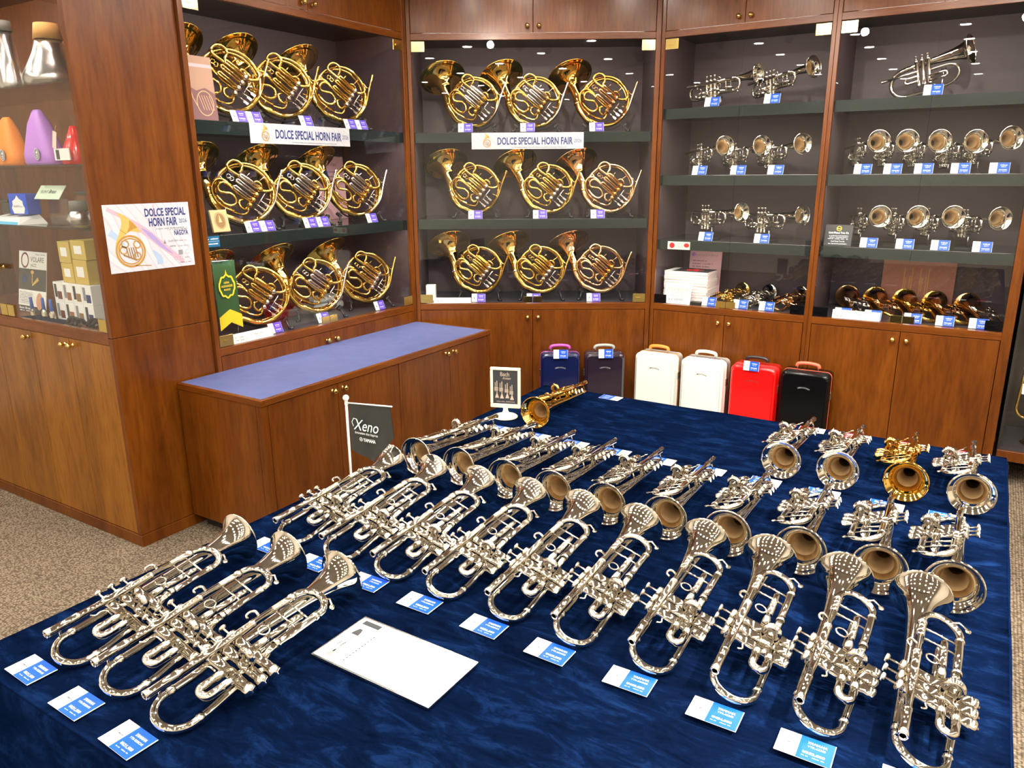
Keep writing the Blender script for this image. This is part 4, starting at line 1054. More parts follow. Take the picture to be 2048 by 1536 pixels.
def banner(M, label):
    w, h = 0.712, 0.100
    o = obj('banner', MB().box(-w / 2, w / 2, -h / 2, h / 2, 0, 0.001), 'banner_paper'); o.matrix_world = M
    tag(o, label, 'banner')
    z = 0.0014
    horn_print(o, -0.258, -0.014, 0.024, z)
    t = MB()
    put_text(t, 'DOLCE SPECIAL HORN FAIR', -0.192, -0.024, 0.046, 0.480, 'L', 0.03, 0, z)
    put_text(t, '2026', 0.296, -0.012, 0.022, 0.048, 'L', 0, 0, z)
    obj('lettering', t, 'navy_ink', o)
    obj('small_print', scribble(MB(), -0.11, -0.042, 0.36, 0.006, z), 'grey_ink', o)
banner(wallM((-3.2 - 0.0345, 3.055, 1.908), (0, 1, 0), (1, 0, 0)), 'long horn fair banner on the shelf edge behind the counter')
pb = CP0 + CD * 0.727 - CN * 0.0345
banner(wallM((pb.x, pb.y, 1.902), CD, CN), 'long horn fair banner on the shelf edge of the angled cabinet')

# ------------------------------------------------------------------ things on the table
def spec_sheet():
    w, h = 0.304, 0.159
    t = thing('spec_sheet', 'white printed spec sheet in a thin clear frame lying on the velvet', 'sign', (-0.902, 0.988, TZ + 0.001), (0, 0, R(-0.8)))
    fr = MB()
    for a, b, c, d in ((-w / 2, w / 2, -h / 2, -h / 2 + 0.004), (-w / 2, w / 2, h / 2 - 0.004, h / 2), (-w / 2, -w / 2 + 0.004, -h / 2 + 0.004, h / 2 - 0.004), (w / 2 - 0.004, w / 2, -h / 2 + 0.004, h / 2 - 0.004)):
        fr.box(a, b, c, d, 0, 0.006, 0.0006)
    obj('frame', fr, 'steel', t)
    obj('paper', MB().box(-w / 2 + 0.004, w / 2 - 0.004, -h / 2 + 0.004, h / 2 - 0.004, 0.0005, 0.0035), 'mint_paper', t)
    z = 0.0039
    k, l, g = MB(), MB(), MB()
    xs = -0.094
    k.poly([(-0.140, 0.056), (xs, 0.056), (xs, 0.070), (-0.140, 0.070)], z)
    k.ribbon([(xs, 0.070), (xs, -0.070), (-0.142, -0.070), (-0.142, 0.070)], 0.0008, z)
    put_text(k, 'YTR-9335NYS', -0.139, 0.046, 0.0065, 0.042, 'L', 0, 0, z)
    put_text(k, 'Xeno', -0.112, -0.066, 0.010, 0.016, 'L', 0, 0.4, z)
    k.poly([(-0.136, 0.018), (-0.116, 0.018), (-0.118, 0.030), (-0.122, 0.040), (-0.130, 0.040), (-0.134, 0.030)], z)
    # little line drawing of a trumpet
    g.ribbon([(-0.122, 0.012), (-0.122, -0.048)], 0.003, z); g.ribbon([(-0.132, -0.003), (-0.132, -0.036)], 0.002, z)
    g.poly([(-0.1235, -0.040), (-0.1205, -0.040), (-0.112, -0.062), (-0.132, -0.062)], z)
    for i in range(3): g.ribbon([(-0.138, -0.014 - 0.005 * i), (-0.112, -0.014 - 0.005 * i)], 0.002, z)
    scribble(g, -0.108, 0.020, 0.010, 0.003, z)
    for i in range(9): scribble(g, -0.106, 0.008 - i * 0.0062, 0.009, 0.003, z)
    lines = [('ベースモデル：YTR-8335S', 0), ('※本体以外の付属品仕様はYTR-8335Sと同じ', 0), ('（ケース：TRC-801E、付属マウスピース：TR-16C4）', 0), ('ベル素材', '：特別アーティストモデル仕様（YTR-8335NYS第3世代）'), ('ベルフニッシュ', '：真鍮製一枚取り'), ('支柱位置', '：真鍮製'), ('ベル支柱', '：上下左右の位置に合わせて調整'), ('本体の材質：特別調合真鍮にて製作', ''), ('チューニングスライド', '：洋白フォーチュア・アーティストモデル仕様'), ('第1スライド', '：洋白製 主抜差ストッパーまたは管体のみに取り付け可能'), ('第3スライド', '：スライド式、ウォーターキイ無し'), ('管体', '：大型支柱仕様（YTR-8335CHS第3世代）'), ('フィンガーボタン・バルブキャップ', '：真鍮製アーティストモデル仕様（YTR-8310Z第2世代）'), ('ウォーターキイコルク', '：天然コルク 内部仕様')]
    y = 0.064
    for a, b in lines:
        hh = 0.0052; y -= 0.0088
        x = -0.080 + (0.064 - y) * 0.0
        if b == 0: put_text(k, a, -0.074, y, hh, None, 'L', 0, 0, z)
        else:
            k.poly([(-0.084, y + 0.001), (-0.081, y + 0.001), (-0.081, y + 0.004), (-0.084, y + 0.004)], z)
            put_text(l, a, -0.078, y, hh, 0.0047 * len(a), 'L', 0, 0, z)
            if b: put_text(k, b, -0.077 + 0.0047 * len(a), y, hh, min(0.0047 * len(b), 0.215 - 0.0047 * len(a)), 'L', 0, 0, z)
    for q in (((0.085, 0.040), (0.135, 0.040)), ((0.085, 0.036), (0.135, 0.036)), ((0.085, 0.012), (0.135, 0.012)), ((0.085, 0.040), (0.085, 0.012)), ((0.101, 0.040), (0.101, 0.012)), ((0.118, 0.040), (0.118, 0.012)), ((0.135, 0.040), (0.135, 0.012))):
        g.ribbon(q, 0.0006, z)
    obj('print', k, 'ink', t); obj('print', l, 'link_ink', t); obj('print', g, 'grey_ink', t)
plain('mint_paper', (0.80, 0.86, 0.80), 0.4)
spec_sheet()
def flag():
    t = thing('pennant_flag', 'small black pennant with white script lettering on a white pole', 'flag', (-1.560, 1.563, TZ))
    obj('base', MB().lathe([(0, 0.0001), (0.0006, 0.046), (0.005, 0.046), (0.008, 0.03), (0.010, 0.008), (0.018, 0.006), (0.018, 0.0001)], (0.0, 0, 0), 'z', 24), 'white', t)
    obj('pole', MB().tube([(0, 0, 0.01), (0, 0, 0.292)], 0.0038, 12).lathe([(0.282, 0.0052), (0.296, 0.0052), (0.298, 0.008), (0.304, 0.0095), (0.310, 0.007), (0.313, 0.0001)], n=14), 'white', t)
    obj('crossbar', MB().tube([(0, 0, 0.288), (0.178, 0, 0.304)], 0.0022, 8), 'white', t)
    # cloth panel with a pointed lower edge and a soft wave
    top = lambda u: 0.288 + 0.016 * u / 0.178
    low = lambda u: (0.148 - 0.030 * min(1, u / 0.09)) if u < 0.09 else (0.118 + 0.096 * max(0, (u - 0.09) / 0.082))
    vs = []; fs = []; n = 18; m = 10
    for i in range(n + 1):
        u = 0.010 + (0.160) * i / n
        uu = u
        for j in range(m + 1):
            v = j / m
            zz = top(u) + (low(u) - top(u)) * v
            x = uu + 0.012 * v * i / n * (1 - v * 0.2)
            vs.append((x, -0.004 * math.sin(i * 0.7) * v, zz))
    for i in range(n):
        for j in range(m):
            a = i * (m + 1) + j; fs.append((a, a + 1, a + m + 2, a + m + 1))
    off = len(vs); vs += [(x, y + 0.0012, z) for x, y, z in vs]; fs += [tuple(q + off for q in f[::-1]) for f in fs]
    c = obj('pennant', MB().add(vs, fs, True), 'black_cloth', t)
    M = Matrix(((1, 0, 0, 0), (0, 0, -1, -0.0062), (0, 1, 0, 0), (0, 0, 0, 1)))
    x = MB()
    put_text(x, 'Xeno', 0.030, 0.212, 0.034, 0.098, 'L', 0.0, 0.35, 0, 0, M, 0.02)
    x.ribbon([(0.030, 0.222), (0.024, 0.234), (0.032, 0.247), (0.044, 0.246)], 0.0022, 0, 0, M)
    put_text(x, 'Innovation that Inspires', 0.034, 0.198, 0.010, 0.090, 'L', 0, 0.4, 0, 0, M, 0.03)
    put_text(x, 'YAMAHA', 0.066, 0.180, 0.011, 0.048, 'L', 0.02, 0, 0, 0, M, 0.03)
    x.ribbon([(0.057 + 0.0055 * math.cos(R(a)), 0.1855 + 0.0055 * math.sin(R(a))) for a in range(0, 360, 24)], 0.0012, 0, 0, M, True)
    for a in (90, 210, 330): x.ribbon([(0.057, 0.1855), (0.057 + 0.004 * math.cos(R(a)), 0.1855 + 0.004 * math.sin(R(a)))], 0.0011, 0, 0, M)
    obj('lettering', x, 'white_ink', c)
flag()
def sign_stand():
    t = thing('sign_stand', 'white plastic sign stand with a black trumpet advert on the table corner', 'sign', (-1.556, 2.436, TZ), (0, 0, R(20)))
    obj('base', MB().lathe([(0.0006, 0.0001), (0.0006, 0.048), (0.004, 0.049), (0.008, 0.044), (0.013, 0.026), (0.018, 0.015), (0.030, 0.010), (0.044, 0.0095), (0.044, 0.0001)], n=28), 'cream', t)
    fr = MB()
    w, z0, z1, b = 0.061, 0.040, 0.205, 0.011
    for a, c, d, e in ((-w, w, z0, z0 + b * 1.5), (-w, w, z1 - b, z1), (-w, -w + b, z0 + b * 1.5, z1 - b), (w - b, w, z0 + b * 1.5, z1 - b)):
        fr.box(a, c, -0.006, 0.006, d, e, 0.002)
    obj('frame', fr, 'cream', t)
    obj('panel', MB().box(-w + b, w - b, -0.002, 0.003, z0 + b * 1.5, z1 - b), 'ink', t)
    M = Matrix(((1, 0, 0, 0), (0, 0, -1, -0.0024), (0, 1, 0, 0), (0, 0, 0, 1)))
    x = MB()
    put_text(x, 'Bach', -0.020, 0.170, 0.017, 0.036, 'L', 0.0, 0, 0, 0, M)
    put_text(x, 'Artisan', -0.012, 0.157, 0.010, 0.034, 'L', 0, 0.4, 0, 0, M)
    for i, (cx, top, bot) in enumerate(((-0.034, 0.150, 0.080), (-0.014, 0.148, 0.078), (0.008, 0.143, 0.080), (0.027, 0.136, 0.074))):
        x.ribbon([(cx, top), (cx, bot + 0.016)], 0.003, 0, 0, M); x.ribbon([(cx - 0.007, top - 0.006), (cx - 0.007, bot + 0.026)], 0.0024, 0, 0, M)
        x.poly([(cx - 0.002, bot + 0.018), (cx + 0.002, bot + 0.018), (cx + 0.008, bot), (cx - 0.008, bot)], 0, None, 0, M)
        for q in range(3): x.ribbon([(cx - 0.011, top - 0.028 - q * 0.005), (cx + 0.005, top - 0.028 - q * 0.005)], 0.0024, 0, 0, M)
    put_text(x, 'VALVES, DESIGN', 0, 0.062, 0.006, 0.074, 'C', 0, 0, 0, 0, M)
    obj('print', x, 'tan_print', t)
plain('tan_print', (0.55, 0.44, 0.34), 0.5)
sign_stand()
# clear plastic cover folded beside the front trumpets
o = obj('plastic_sleeve', MB().poly([(-0.05, -0.03), (0.045, -0.036), (0.055, 0.026), (-0.04, 0.034)], 0.0006, 0.0018), 'acrylic', None, (-1.575, 0.93, TZ + 0.001), (0, 0, R(12)))
tag(o, 'clear plastic sleeve lying under the front trumpet nearest the carpet', 'sleeve')

# ------------------------------------------------------------------ suitcases
def rr_loop(w, h, r, n=5):
    pts = []
    for cx, cz, a0 in ((w / 2 - r, h - r, 0), (-w / 2 + r, h - r, 90), (-w / 2 + r, r, 180), (w / 2 - r, r, 270)):
        for i in range(n + 1):
            a = R(a0 + 90 * i / n); pts.append((cx + r * math.cos(a), cz + r * math.sin(a)))
    return pts
def shell(loops, w, h, r):
    mb = MB(); base = rr_loop(w, h, r); n = len(base); cz = h / 2
    vs = []
    for y, ins in loops:
        for x, z in base: vs.append((x * (w - 2 * ins) / w, y, cz + (z - cz) * (h - 2 * ins) / h))
    fs = [(i * n + k, i * n + (k + 1) % n, (i + 1) * n + (k + 1) % n, (i + 1) * n + k) for i in range(len(loops) - 1) for k in range(n)]
    mb.add(vs, fs, True); m = len(loops)
    mb.f.append(tuple(range(n))); mb.sm.append(False); mb.mi.append(0)
    mb.f.append(tuple((m - 1) * n + k for k in range(n))[::-1]); mb.sm.append(False); mb.mi.append(0)
    return mb
def suitcase(loc, rz, w, body, trim, handle, logo, label, z=0.0, side_latch=True, card=False):
    t = thing('instrument_case', label, 'suitcase', loc, (0, 0, rz), group='instrument suitcases along the cabinets')
    h, d = 0.56, 0.165
    z0 = 0.015
    def up(mb): mb.v = [(x, y, zz + z0) for x, y, zz in mb.v]; return mb
    obj('front_shell', up(shell([(0.0, 0.016), (0.003, 0.008), (0.010, 0.002), (0.020, 0.0), (0.074, 0.0)], w, h, 0.030)), body, t)
    obj('back_shell', up(shell([(0.084, 0.0), (0.145, 0.0), (0.158, 0.003), (0.164, 0.010), (d, 0.018)], w, h, 0.030)), body if body != 'black_gloss' else 'black_gloss', t)
    obj('seam_trim', up(shell([(0.074, -0.0015), (0.084, -0.0015)], w, h, 0.031)), trim, t)
    hd = spline([(-0.062, 0.079, h + z0), (-0.062, 0.079, h + 0.024 + z0), (-0.050, 0.079, h + 0.037 + z0), (0, 0.079, h + 0.042 + z0), (0.050, 0.079, h + 0.037 + z0), (0.062, 0.079, h + 0.024 + z0), (0.062, 0.079, h + z0)], 4)
    obj('handle', MB().tube(hd[3:-3], 0.0105, 10), handle, t)
    for s in (-1, 1):
        obj('handle_post', MB().tube([(s * 0.058, 0.079, h + z0 - 0.002), (s * 0.058, 0.079, h + 0.022 + z0)], 0.003, 8), 'steel', t)
        for zz in (0.16, 0.40):
            obj('latch', MB().box(s * (w / 2 + 0.0015) - 0.0045, s * (w / 2 + 0.0015) + 0.0045, 0.060, 0.098, zz + z0, zz + 0.045 + z0, 0.0015), 'steel', t)
        obj('wheel', MB().lathe([(-0.01, 0.0001), (-0.01, 0.02), (0.01, 0.02), (0.01, 0.0001)], (s * (w / 2 - 0.04), 0.13, 0.0205), 'x', 14), 'black_plastic', t)
    lg = MB()
    M = Matrix(((1, 0, 0, 0), (0, 0, -1, -0.0006), (0, 1, 0, 0), (0, 0, 0, 1)))
    s_ = 'Winter'; ch = 'Glabocase'
    for i, c in enumerate(ch):
        u = (i - 4) / 4
        put_text(lg, c, u * 0.030 - 0.003, h - 0.098 + 0.006 * (1 - u * u) + z0, 0.0085, 0.0062, 'L', 0.02, 0, 0, 0, M, -u * 0.28)
    obj('logo', lg, logo, t)
    return t
plain('wrap_grey', (0.30, 0.31, 0.28), 0.3)
cdv = [(-2.371, 4.137, -2.151, 4.272), (-2.121, 4.290, -1.906, 4.421)]
for (xa, ya, xb, yb), body, trim, hd, lb in zip(cdv, ('navy_gloss', 'plum_gloss'), ('magenta', 'plum_gloss'), ('magenta', 'wrap_grey'), ('navy suitcase with magenta handle and trim at the angled cabinet', 'dark plum suitcase with a plastic-wrapped handle beside the navy one')):
    suitcase(((xa + xb) / 2, (ya + yb) / 2, 0), C_ANG, 0.256, body, trim, hd, 'grey_ink', lb)
plain('wrap_white', (0.66, 0.66, 0.56), 0.3)
for x, body, trim, hd, lg, lb in ((-1.735, 'white_gloss', 'orange_plastic', 'orange_plastic', 'ink', 'white suitcase with orange handle and trim before the book cabinet'), (-1.423, 'white_gloss', 'steel', 'wrap_white', 'ink', 'white suitcase with a plastic-wrapped white handle beside the red one'), (-1.108, 'red_gloss', 'red_gloss', 'black_plastic', 'steel', 'bright red suitcase with a black handle'), (-0.812, 'black_gloss', 'coral', 'coral', 'grey_ink', 'black suitcase with coral handle and trim at the end of the line')):
    suitcase((x, 4.50, 0), 0, 0.272, body, trim, hd, lg, lb)
# price cards tied to three of the handles
for p, rz, lb in (((-2.256, 4.196, 0.578), C_ANG, 'navy'), ((-2.008, 4.348, 0.580), C_ANG, 'plum')):
    price_card(Matrix.Translation(p) @ Matrix.Rotation(rz, 4, 'Z') @ Matrix.Rotation(R(78), 4, 'X'), 'blue', 'YAMAHA', 'TRC-180', '79,200', f'blue and white price card hung on the {lb} suitcase handle', 'price cards on suitcases')
price_card(Matrix.Translation((-1.118, 4.492, 0.580)) @ Matrix.Rotation(R(78), 4, 'X'), 'blue', 'YAMAHA', 'TRC-180', '79,200', 'blue and white price card hung on the red suitcase handle', 'price cards on suitcases')

# ------------------------------------------------------------------ contents of the mute case (deck 1.015, shelves 1.478, 1.752, 2.09)
def lathe_thing(name, label, cat, x, y, z, parts, group=None):
    t = thing(name, label, cat, (x, y, z), group=group)
    for nm, prof, mt in parts: obj(nm, MB().lathe(prof, n=28), mt, t)
    return t
S1, S2, S3, DK = 2.0905, 1.7525, 1.4785, 1.0155
lathe_thing('straight_mute', 'slim aluminium straight mute with grey cork collar on the top glass shelf', 'mute', -3.965, 1.97, S1, [('cone', [(0, 0.0001), (0.0, 0.050), (0.006, 0.054), (0.030, 0.056), (0.09, 0.050), (0.255, 0.026), (0.26, 0.0001)], 'aluminium'), ('collar', [(0.252, 0.027), (0.252, 0.034), (0.296, 0.031), (0.296, 0.0001)], 'grey_cork')])
lathe_thing('cup_mute', 'wide aluminium cup mute with an orange cork collar on the top glass shelf', 'mute', -3.682, 2.01, S1, [('cup', [(0, 0.0001), (0.0, 0.105), (0.006, 0.118), (0.030, 0.124), (0.050, 0.120), (0.09, 0.098), (0.14, 0.072), (0.20, 0.053), (0.205, 0.0001)], 'aluminium'), ('collar', [(0.196, 0.055), (0.196, 0.060), (0.262, 0.049), (0.264, 0.0001)], 'cork')])
lathe_thing('cup_mute', 'aluminium mute with brown cork half hidden behind the slim straight mute', 'mute', -3.845, 2.19, S1, [('cup', [(0, 0.0001), (0.0, 0.06), (0.01, 0.07), (0.06, 0.068), (0.17, 0.042), (0.172, 0.0001)], 'aluminium'), ('collar', [(0.165, 0.043), (0.165, 0.048), (0.225, 0.040), (0.226, 0.0001)], 'brown_card')])
def pouch(x, y, wb, wt, h, mt, label, lean):
    t = thing('mute_pouch', label, 'pouch', (x, y, S2))
    lv = [(0.0, wb * 0.92, 0.045), (0.012, wb, 0.055), (0.05, wb * 0.98, 0.055), (h * 0.45, wb * 0.74, 0.048), (h * 0.75, wb * 0.50, 0.035), (h * 0.95, wt, 0.018), (h, wt * 0.8, 0.008)]
    n = 28; vs = []; fs = []
    for z, w_, d_ in lv:
        for k in range(n):
            a = 2 * math.pi * k / n
            c, s = math.cos(a), math.sin(a)
            vs.append((math.copysign(abs(c) ** 0.6, c) * w_ / 2 + lean * z / h, math.copysign(abs(s) ** 0.7, s) * d_, z))
    for i in range(len(lv) - 1):
        for k in range(n): fs.append((i * n + k, i * n + (k + 1) % n, (i + 1) * n + (k + 1) % n, (i + 1) * n + k))
    mb = MB().add(vs, fs, True); mb.f += [tuple(range(n))[::-1], tuple((len(lv) - 1) * n + k for k in range(n))]; mb.sm += [False, False]; mb.mi += [0, 0]
    obj('bag', mb, mt, t)
    bx = wb * 0.18
    M = Matrix.Translation((bx, -0.058, 0.048)) @ Matrix.Rotation(R(90), 4, 'X') @ Matrix.Rotation(R(0), 4, 'Z')
    obj('emblem', MB().poly([(0.022 * math.cos(R(a)), 0.026 * math.sin(R(a))) for a in range(0, 360, 15)], 0, 0.002, M=M), 'grey_ink', t)
    obj('emblem_print', MB().poly([(-0.010, 0.004), (0.006, 0.016), (0.008, 0.002)], 0.0024, M=M).ribbon([(-0.008, -0.006), (0.008, -0.004), (0.006, -0.014), (-0.006, -0.013)], 0.003, 0.0024, M=M).ribbon([(0.0205 * math.cos(R(a)), 0.0245 * math.sin(R(a))) for a in range(0, 360, 15)], 0.0016, 0.0024, closed=True, M=M), 'white_ink', t)
    return t
po = pouch(-4.080, 1.965, 0.225, 0.06, 0.222, 'orange', 'orange cloth mute pouch with round emblem on the second glass shelf', 0.010)
pv = pouch(-3.795, 1.975, 0.250, 0.06, 0.245, 'violet', 'lilac cloth mute pouch with round emblem beside the orange one', -0.01)
def swing_tag(parent, x, y, z, ang, w=0.04, h=0.055):
    obj('swing_tag', MB().box(-w / 2, w / 2, -0.0008, 0.0008, -h, 0, 0.0003, M=Matrix.Translation((x, y, z)) @ Matrix.Rotation(R(ang), 4, 'Y')).tube([(x, y, z - 0.004), (x + 0.01, y + 0.004, z + 0.025)], 0.0006, 6), 'pink_tag', parent)
plain('pink_tag', (0.75, 0.62, 0.52), 0.7)
swing_tag(po, -0.03, -0.070, 0.185, 28)
t = thing('red_mute', 'glossy red cone mute with a white boxed label on the second glass shelf', 'mute', (-3.545, 1.985, S2))
obj('cone', MB().lathe([(0, 0.0001), (0.0, 0.062), (0.02, 0.064), (0.06, 0.058), (0.10, 0.040), (0.165, 0.014), (0.166, 0.0001)], n=28), 'red_gloss', t)
obj('label_band', MB().box(-0.060, 0.062, -0.068, -0.064, 0.018, 0.068), 'white', t)
obj('label_print', MB().box(-0.045, -0.018, -0.0688, -0.0682, 0.022, 0.062), 'ink', t)
swing_tag(t, -0.022, -0.072, 0.140, 18, 0.03, 0.075)
lathe_thing('plunger_cup', 'dark grey round rubber plunger cup leaning in the mute case', 'mute', -3.60, 2.19, S2, [('cup', [(0, 0.0001), (0.0, 0.040), (0.03, 0.052), (0.16, 0.050), (0.20, 0.045), (0.25, 0.02), (0.26, 0.0001)], 'grey_cork')])
# third shelf
t = thing('counter_display', 'white stepped display holding a blue box, cyan strip along its front', 'display stand', (-4.12, 1.95, S3))
obj('tray', MB().add([Vector(v) for v in ((-0.165, -0.07, 0), (0.165, -0.07, 0), (0.165, 0.07, 0), (-0.165, 0.07, 0), (-0.125, -0.045, 0.03), (0.135, -0.045, 0.03), (0.135, 0.05, 0.045), (-0.125, 0.05, 0.045))], [(3, 2, 1, 0), (0, 1, 5, 4), (1, 2, 6, 5), (2, 3, 7, 6), (3, 0, 4, 7), (4, 5, 6, 7)]), 'white', t)
obj('cyan_strip', MB().add([Vector(v) for v in ((-0.163, -0.0712, 0.001), (0.163, -0.0712, 0.001), (0.147, -0.0604, 0.0135), (-0.147, -0.0604, 0.0135))], [(0, 1, 2, 3)]), 'sky_print', t)
t = thing('product_box', 'blue carton with a white bottle shape on the white stepped display', 'box', (-4.035, 1.965, S3 + 0.046), (0, 0, R(10)))
obj('carton', MB().box(-0.062, 0.062, -0.035, 0.035, 0, 0.098, 0.001), 'blue_print', t)
M = Matrix(((1, 0, 0, 0), (0, 0, -1, -0.0356), (0, 1, 0, 0), (0, 0, 0, 1)))
obj('bottle_print', MB().poly([(-0.035, 0.004), (0.035, 0.004), (0.046, 0.030), (0.036, 0.045), (0.036, 0.062), (0.012, 0.075), (0.0, 0.090), (-0.012, 0.075), (-0.036, 0.062), (-0.036, 0.045), (-0.046, 0.030)], 0, M=M), 'white', t)
M2 = Matrix(((1, 0, 0, 0), (0, 0, -1, -0.0360), (0, 1, 0, 0), (0, 0, 0, 1)))
obj('lettering', put_text(MB(), 'SILENT', -0.030, 0.034, 0.009, 0.034, M=M2), 'ink', t); obj('lettering', put_text(MB(), 'Brass', 0.006, 0.034, 0.009, 0.026, shear=0.3, M=M2), 'sky_print', t)
t = thing('small_box', 'small black device box on the white stepped display', 'box', (-4.165, 1.955, S3 + 0.046), (0, 0, R(6)))
obj('body', MB().box(-0.030, 0.030, -0.022, 0.022, 0, 0.055, 0.003), 'black_plastic', t); obj('lid', MB().box(-0.032, 0.032, -0.024, 0.024, 0.055, 0.070, 0.002), 'black_gloss', t)
t = thing('shelf_sign', 'pale green tilted sign with dark lettering on a clear riser', 'sign', (-3.835, 1.99, S3))
obj('riser', MB().box(-0.09, 0.09, 0.028, 0.032, 0, 0.135).box(-0.09, 0.09, -0.03, 0.028, 0, 0.003), 'acrylic', t)
Ms = Matrix.Translation((0, 0.0, 0.150)) @ Matrix.Rotation(R(55), 4, 'X')
obj('panel', MB().box(-0.110, 0.110, -0.038, 0.038, -0.001, 0.001, M=Ms), 'mint', t)
obj('lettering', put_text(put_text(MB(), 'SILENT', -0.080, -0.006, 0.016, 0.066, z=0.0016, M=Ms), 'Brass', -0.008, -0.006, 0.020, 0.064, z=0.0016, shear=0.3, bold=0.02, M=Ms), 'ink', t)
lathe_thing('pot_mute', 'brown pot-shaped practice mute below the pale green sign', 'mute', -3.850, 2.19, S3, [('pot', [(0, 0.0001), (0.0, 0.045), (0.004, 0.050), (0.03, 0.062), (0.06, 0.080), (0.09, 0.084), (0.12, 0.070), (0.14, 0.060), (0.142, 0.0001)], 'brown_card'), ('rim', [(0.138, 0.060), (0.138, 0.066), (0.150, 0.064), (0.150, 0.0001)], 'grey_cork')])
lathe_thing('practice_mute', 'pale bulb-shaped practice mute beside the brown pot mute', 'mute', -3.690, 2.16, S3, [('body', [(0, 0.0001), (0.0, 0.058), (0.006, 0.064), (0.03, 0.060), (0.06, 0.042), (0.11, 0.034), (0.112, 0.0001)], 'tan'), ('neck', [(0.11, 0.030), (0.15, 0.026), (0.151, 0.0001)], 'cork')])
lathe_thing('practice_mute', 'shiny silver globe mute with a black collar next to the wooden pillar', 'mute', -3.585, 1.975, S3, [('globe', [(0, 0.0001), (0.0, 0.030), (0.006, 0.042), (0.030, 0.054), (0.055, 0.048), (0.075, 0.034), (0.076, 0.0001)], 'aluminium'), ('collar', [(0.072, 0.032), (0.072, 0.038), (0.115, 0.036), (0.115, 0.0001)], 'grey_cork')])
t = thing('product_box', 'white and navy carton behind the silver globe mute', 'box', (-3.52, 2.20, S3))
obj('carton', MB().box(-0.10, 0.10, -0.04, 0.04, 0, 0.17, 0.001), 'white', t); obj('blue_band', MB().box(-0.1005, 0.1005, -0.0412, -0.0402, 0.13, 0.17), 'navy_ink', t)
# deck: gold cartons over white ones
for i, (x, z, wd, h, mt, lb) in enumerate(((-3.755, 0.190, 0.10, 0.095, 'gold_card', 'lower gold carton nearest the mouthpiece poster'), (-3.640, 0.190, 0.115, 0.115, 'gold_card', 'lower gold carton nearest the pillar'), (-3.760, 0.2865, 0.10, 0.10, 'gold_card', 'upper gold carton nearest the mouthpiece poster'), (-3.635, 0.3065, 0.120, 0.09, 'gold_card', 'upper gold carton nearest the pillar'))):
    t = thing('carton', lb + ' stacked in the mute case', 'box', (x, 2.03, DK + z), group='cartons in the mute case')
    obj('box', MB().box(-wd / 2, wd / 2, -0.06, 0.06, 0, h, 0.001), mt, t)
    obj('sticker', MB().box(-wd * 0.28, wd * 0.25, -0.0612, -0.0602, h * 0.30, h * 0.72), 'white', t)
for i in range(4):
    for j in range(2):
        x = -3.85 + 0.083 * i
        t = thing('mouthpiece_box', f'small white mouthpiece box, {("lower", "upper")[j]} layer, {ORD[i]} from the poster', 'box', (x, 2.03, DK + 0.0945 * j), group='mouthpiece boxes')
        obj('box', MB().box(-0.040, 0.040, -0.07, 0.07, 0, 0.094, 0.001), 'white', t)
        obj('sticker', MB().box(-0.030, -0.010, -0.0712, -0.0702, 0.02, 0.084), 'ink' if (i + j) % 2 else 'grey_ink', t)
        obj('sticker', MB().box(-0.006, 0.030, -0.0712, -0.0702, 0.012, 0.050), ('maroon', 'brown_card', 'brown_ink', 'navy_ink')[i], t)
# mouthpieces on a navy cloth
o = obj('felt_pad', MB().poly([(-0.20, -0.05), (0.19, -0.055), (0.20, 0.04), (-0.16, 0.05)], 0.0006, 0.004), 'velvet', None, (-3.93, 1.925, DK))
tag(o, 'navy felt pad under the mouthpieces in the mute case', 'felt pad')
for i, (x, y) in enumerate(((-4.035, 1.915), (-3.955, 1.93), (-3.872, 1.925))):
    lathe_thing('mouthpiece', f'silver mouthpiece standing with its blue shank up, {ORD[i]} from the poster', 'mouthpiece', x, y, DK + 0.0045, [('cup', [(0, 0.0001), (0.0, 0.013), (0.003, 0.0145), (0.012, 0.013), (0.030, 0.0135), (0.040, 0.009), (0.045, 0.007), (0.0455, 0.0001)], 'silver'), ('shank', [(0.044, 0.007), (0.046, 0.0085), (0.10, 0.0068), (0.102, 0.005), (0.102, 0.0001)], 'mouth_blue')], 'mouthpieces on the felt pad')
for i, (x, y, a) in enumerate(((-3.700, 1.925, 20), (-3.655, 1.918, 35), (-3.610, 1.912, 20), (-3.555, 1.945, 0), (-3.510, 1.945, -15))):
    t = thing('rubber_rest', f'curled black mouthpiece rest lying on the case deck, {ORD[i]} from the white boxes end', 'mouthpiece rest', (x, y, DK + 0.0005), (0, 0, R(a)), group='black mouthpiece rests')
    obj('arch', MB().tube(arc((0, 0, 0.0), 0.030, 8, 172, 12, (0, 1, 0), (0, 0, 1)), [0.006] + [0.010] * 11 + [0.006], 10), 'black_gloss', t)
    obj('tongue', MB().box(-0.012, 0.012, -0.03, 0.0, 0.0, 0.006, 0.002), 'black_plastic', t)
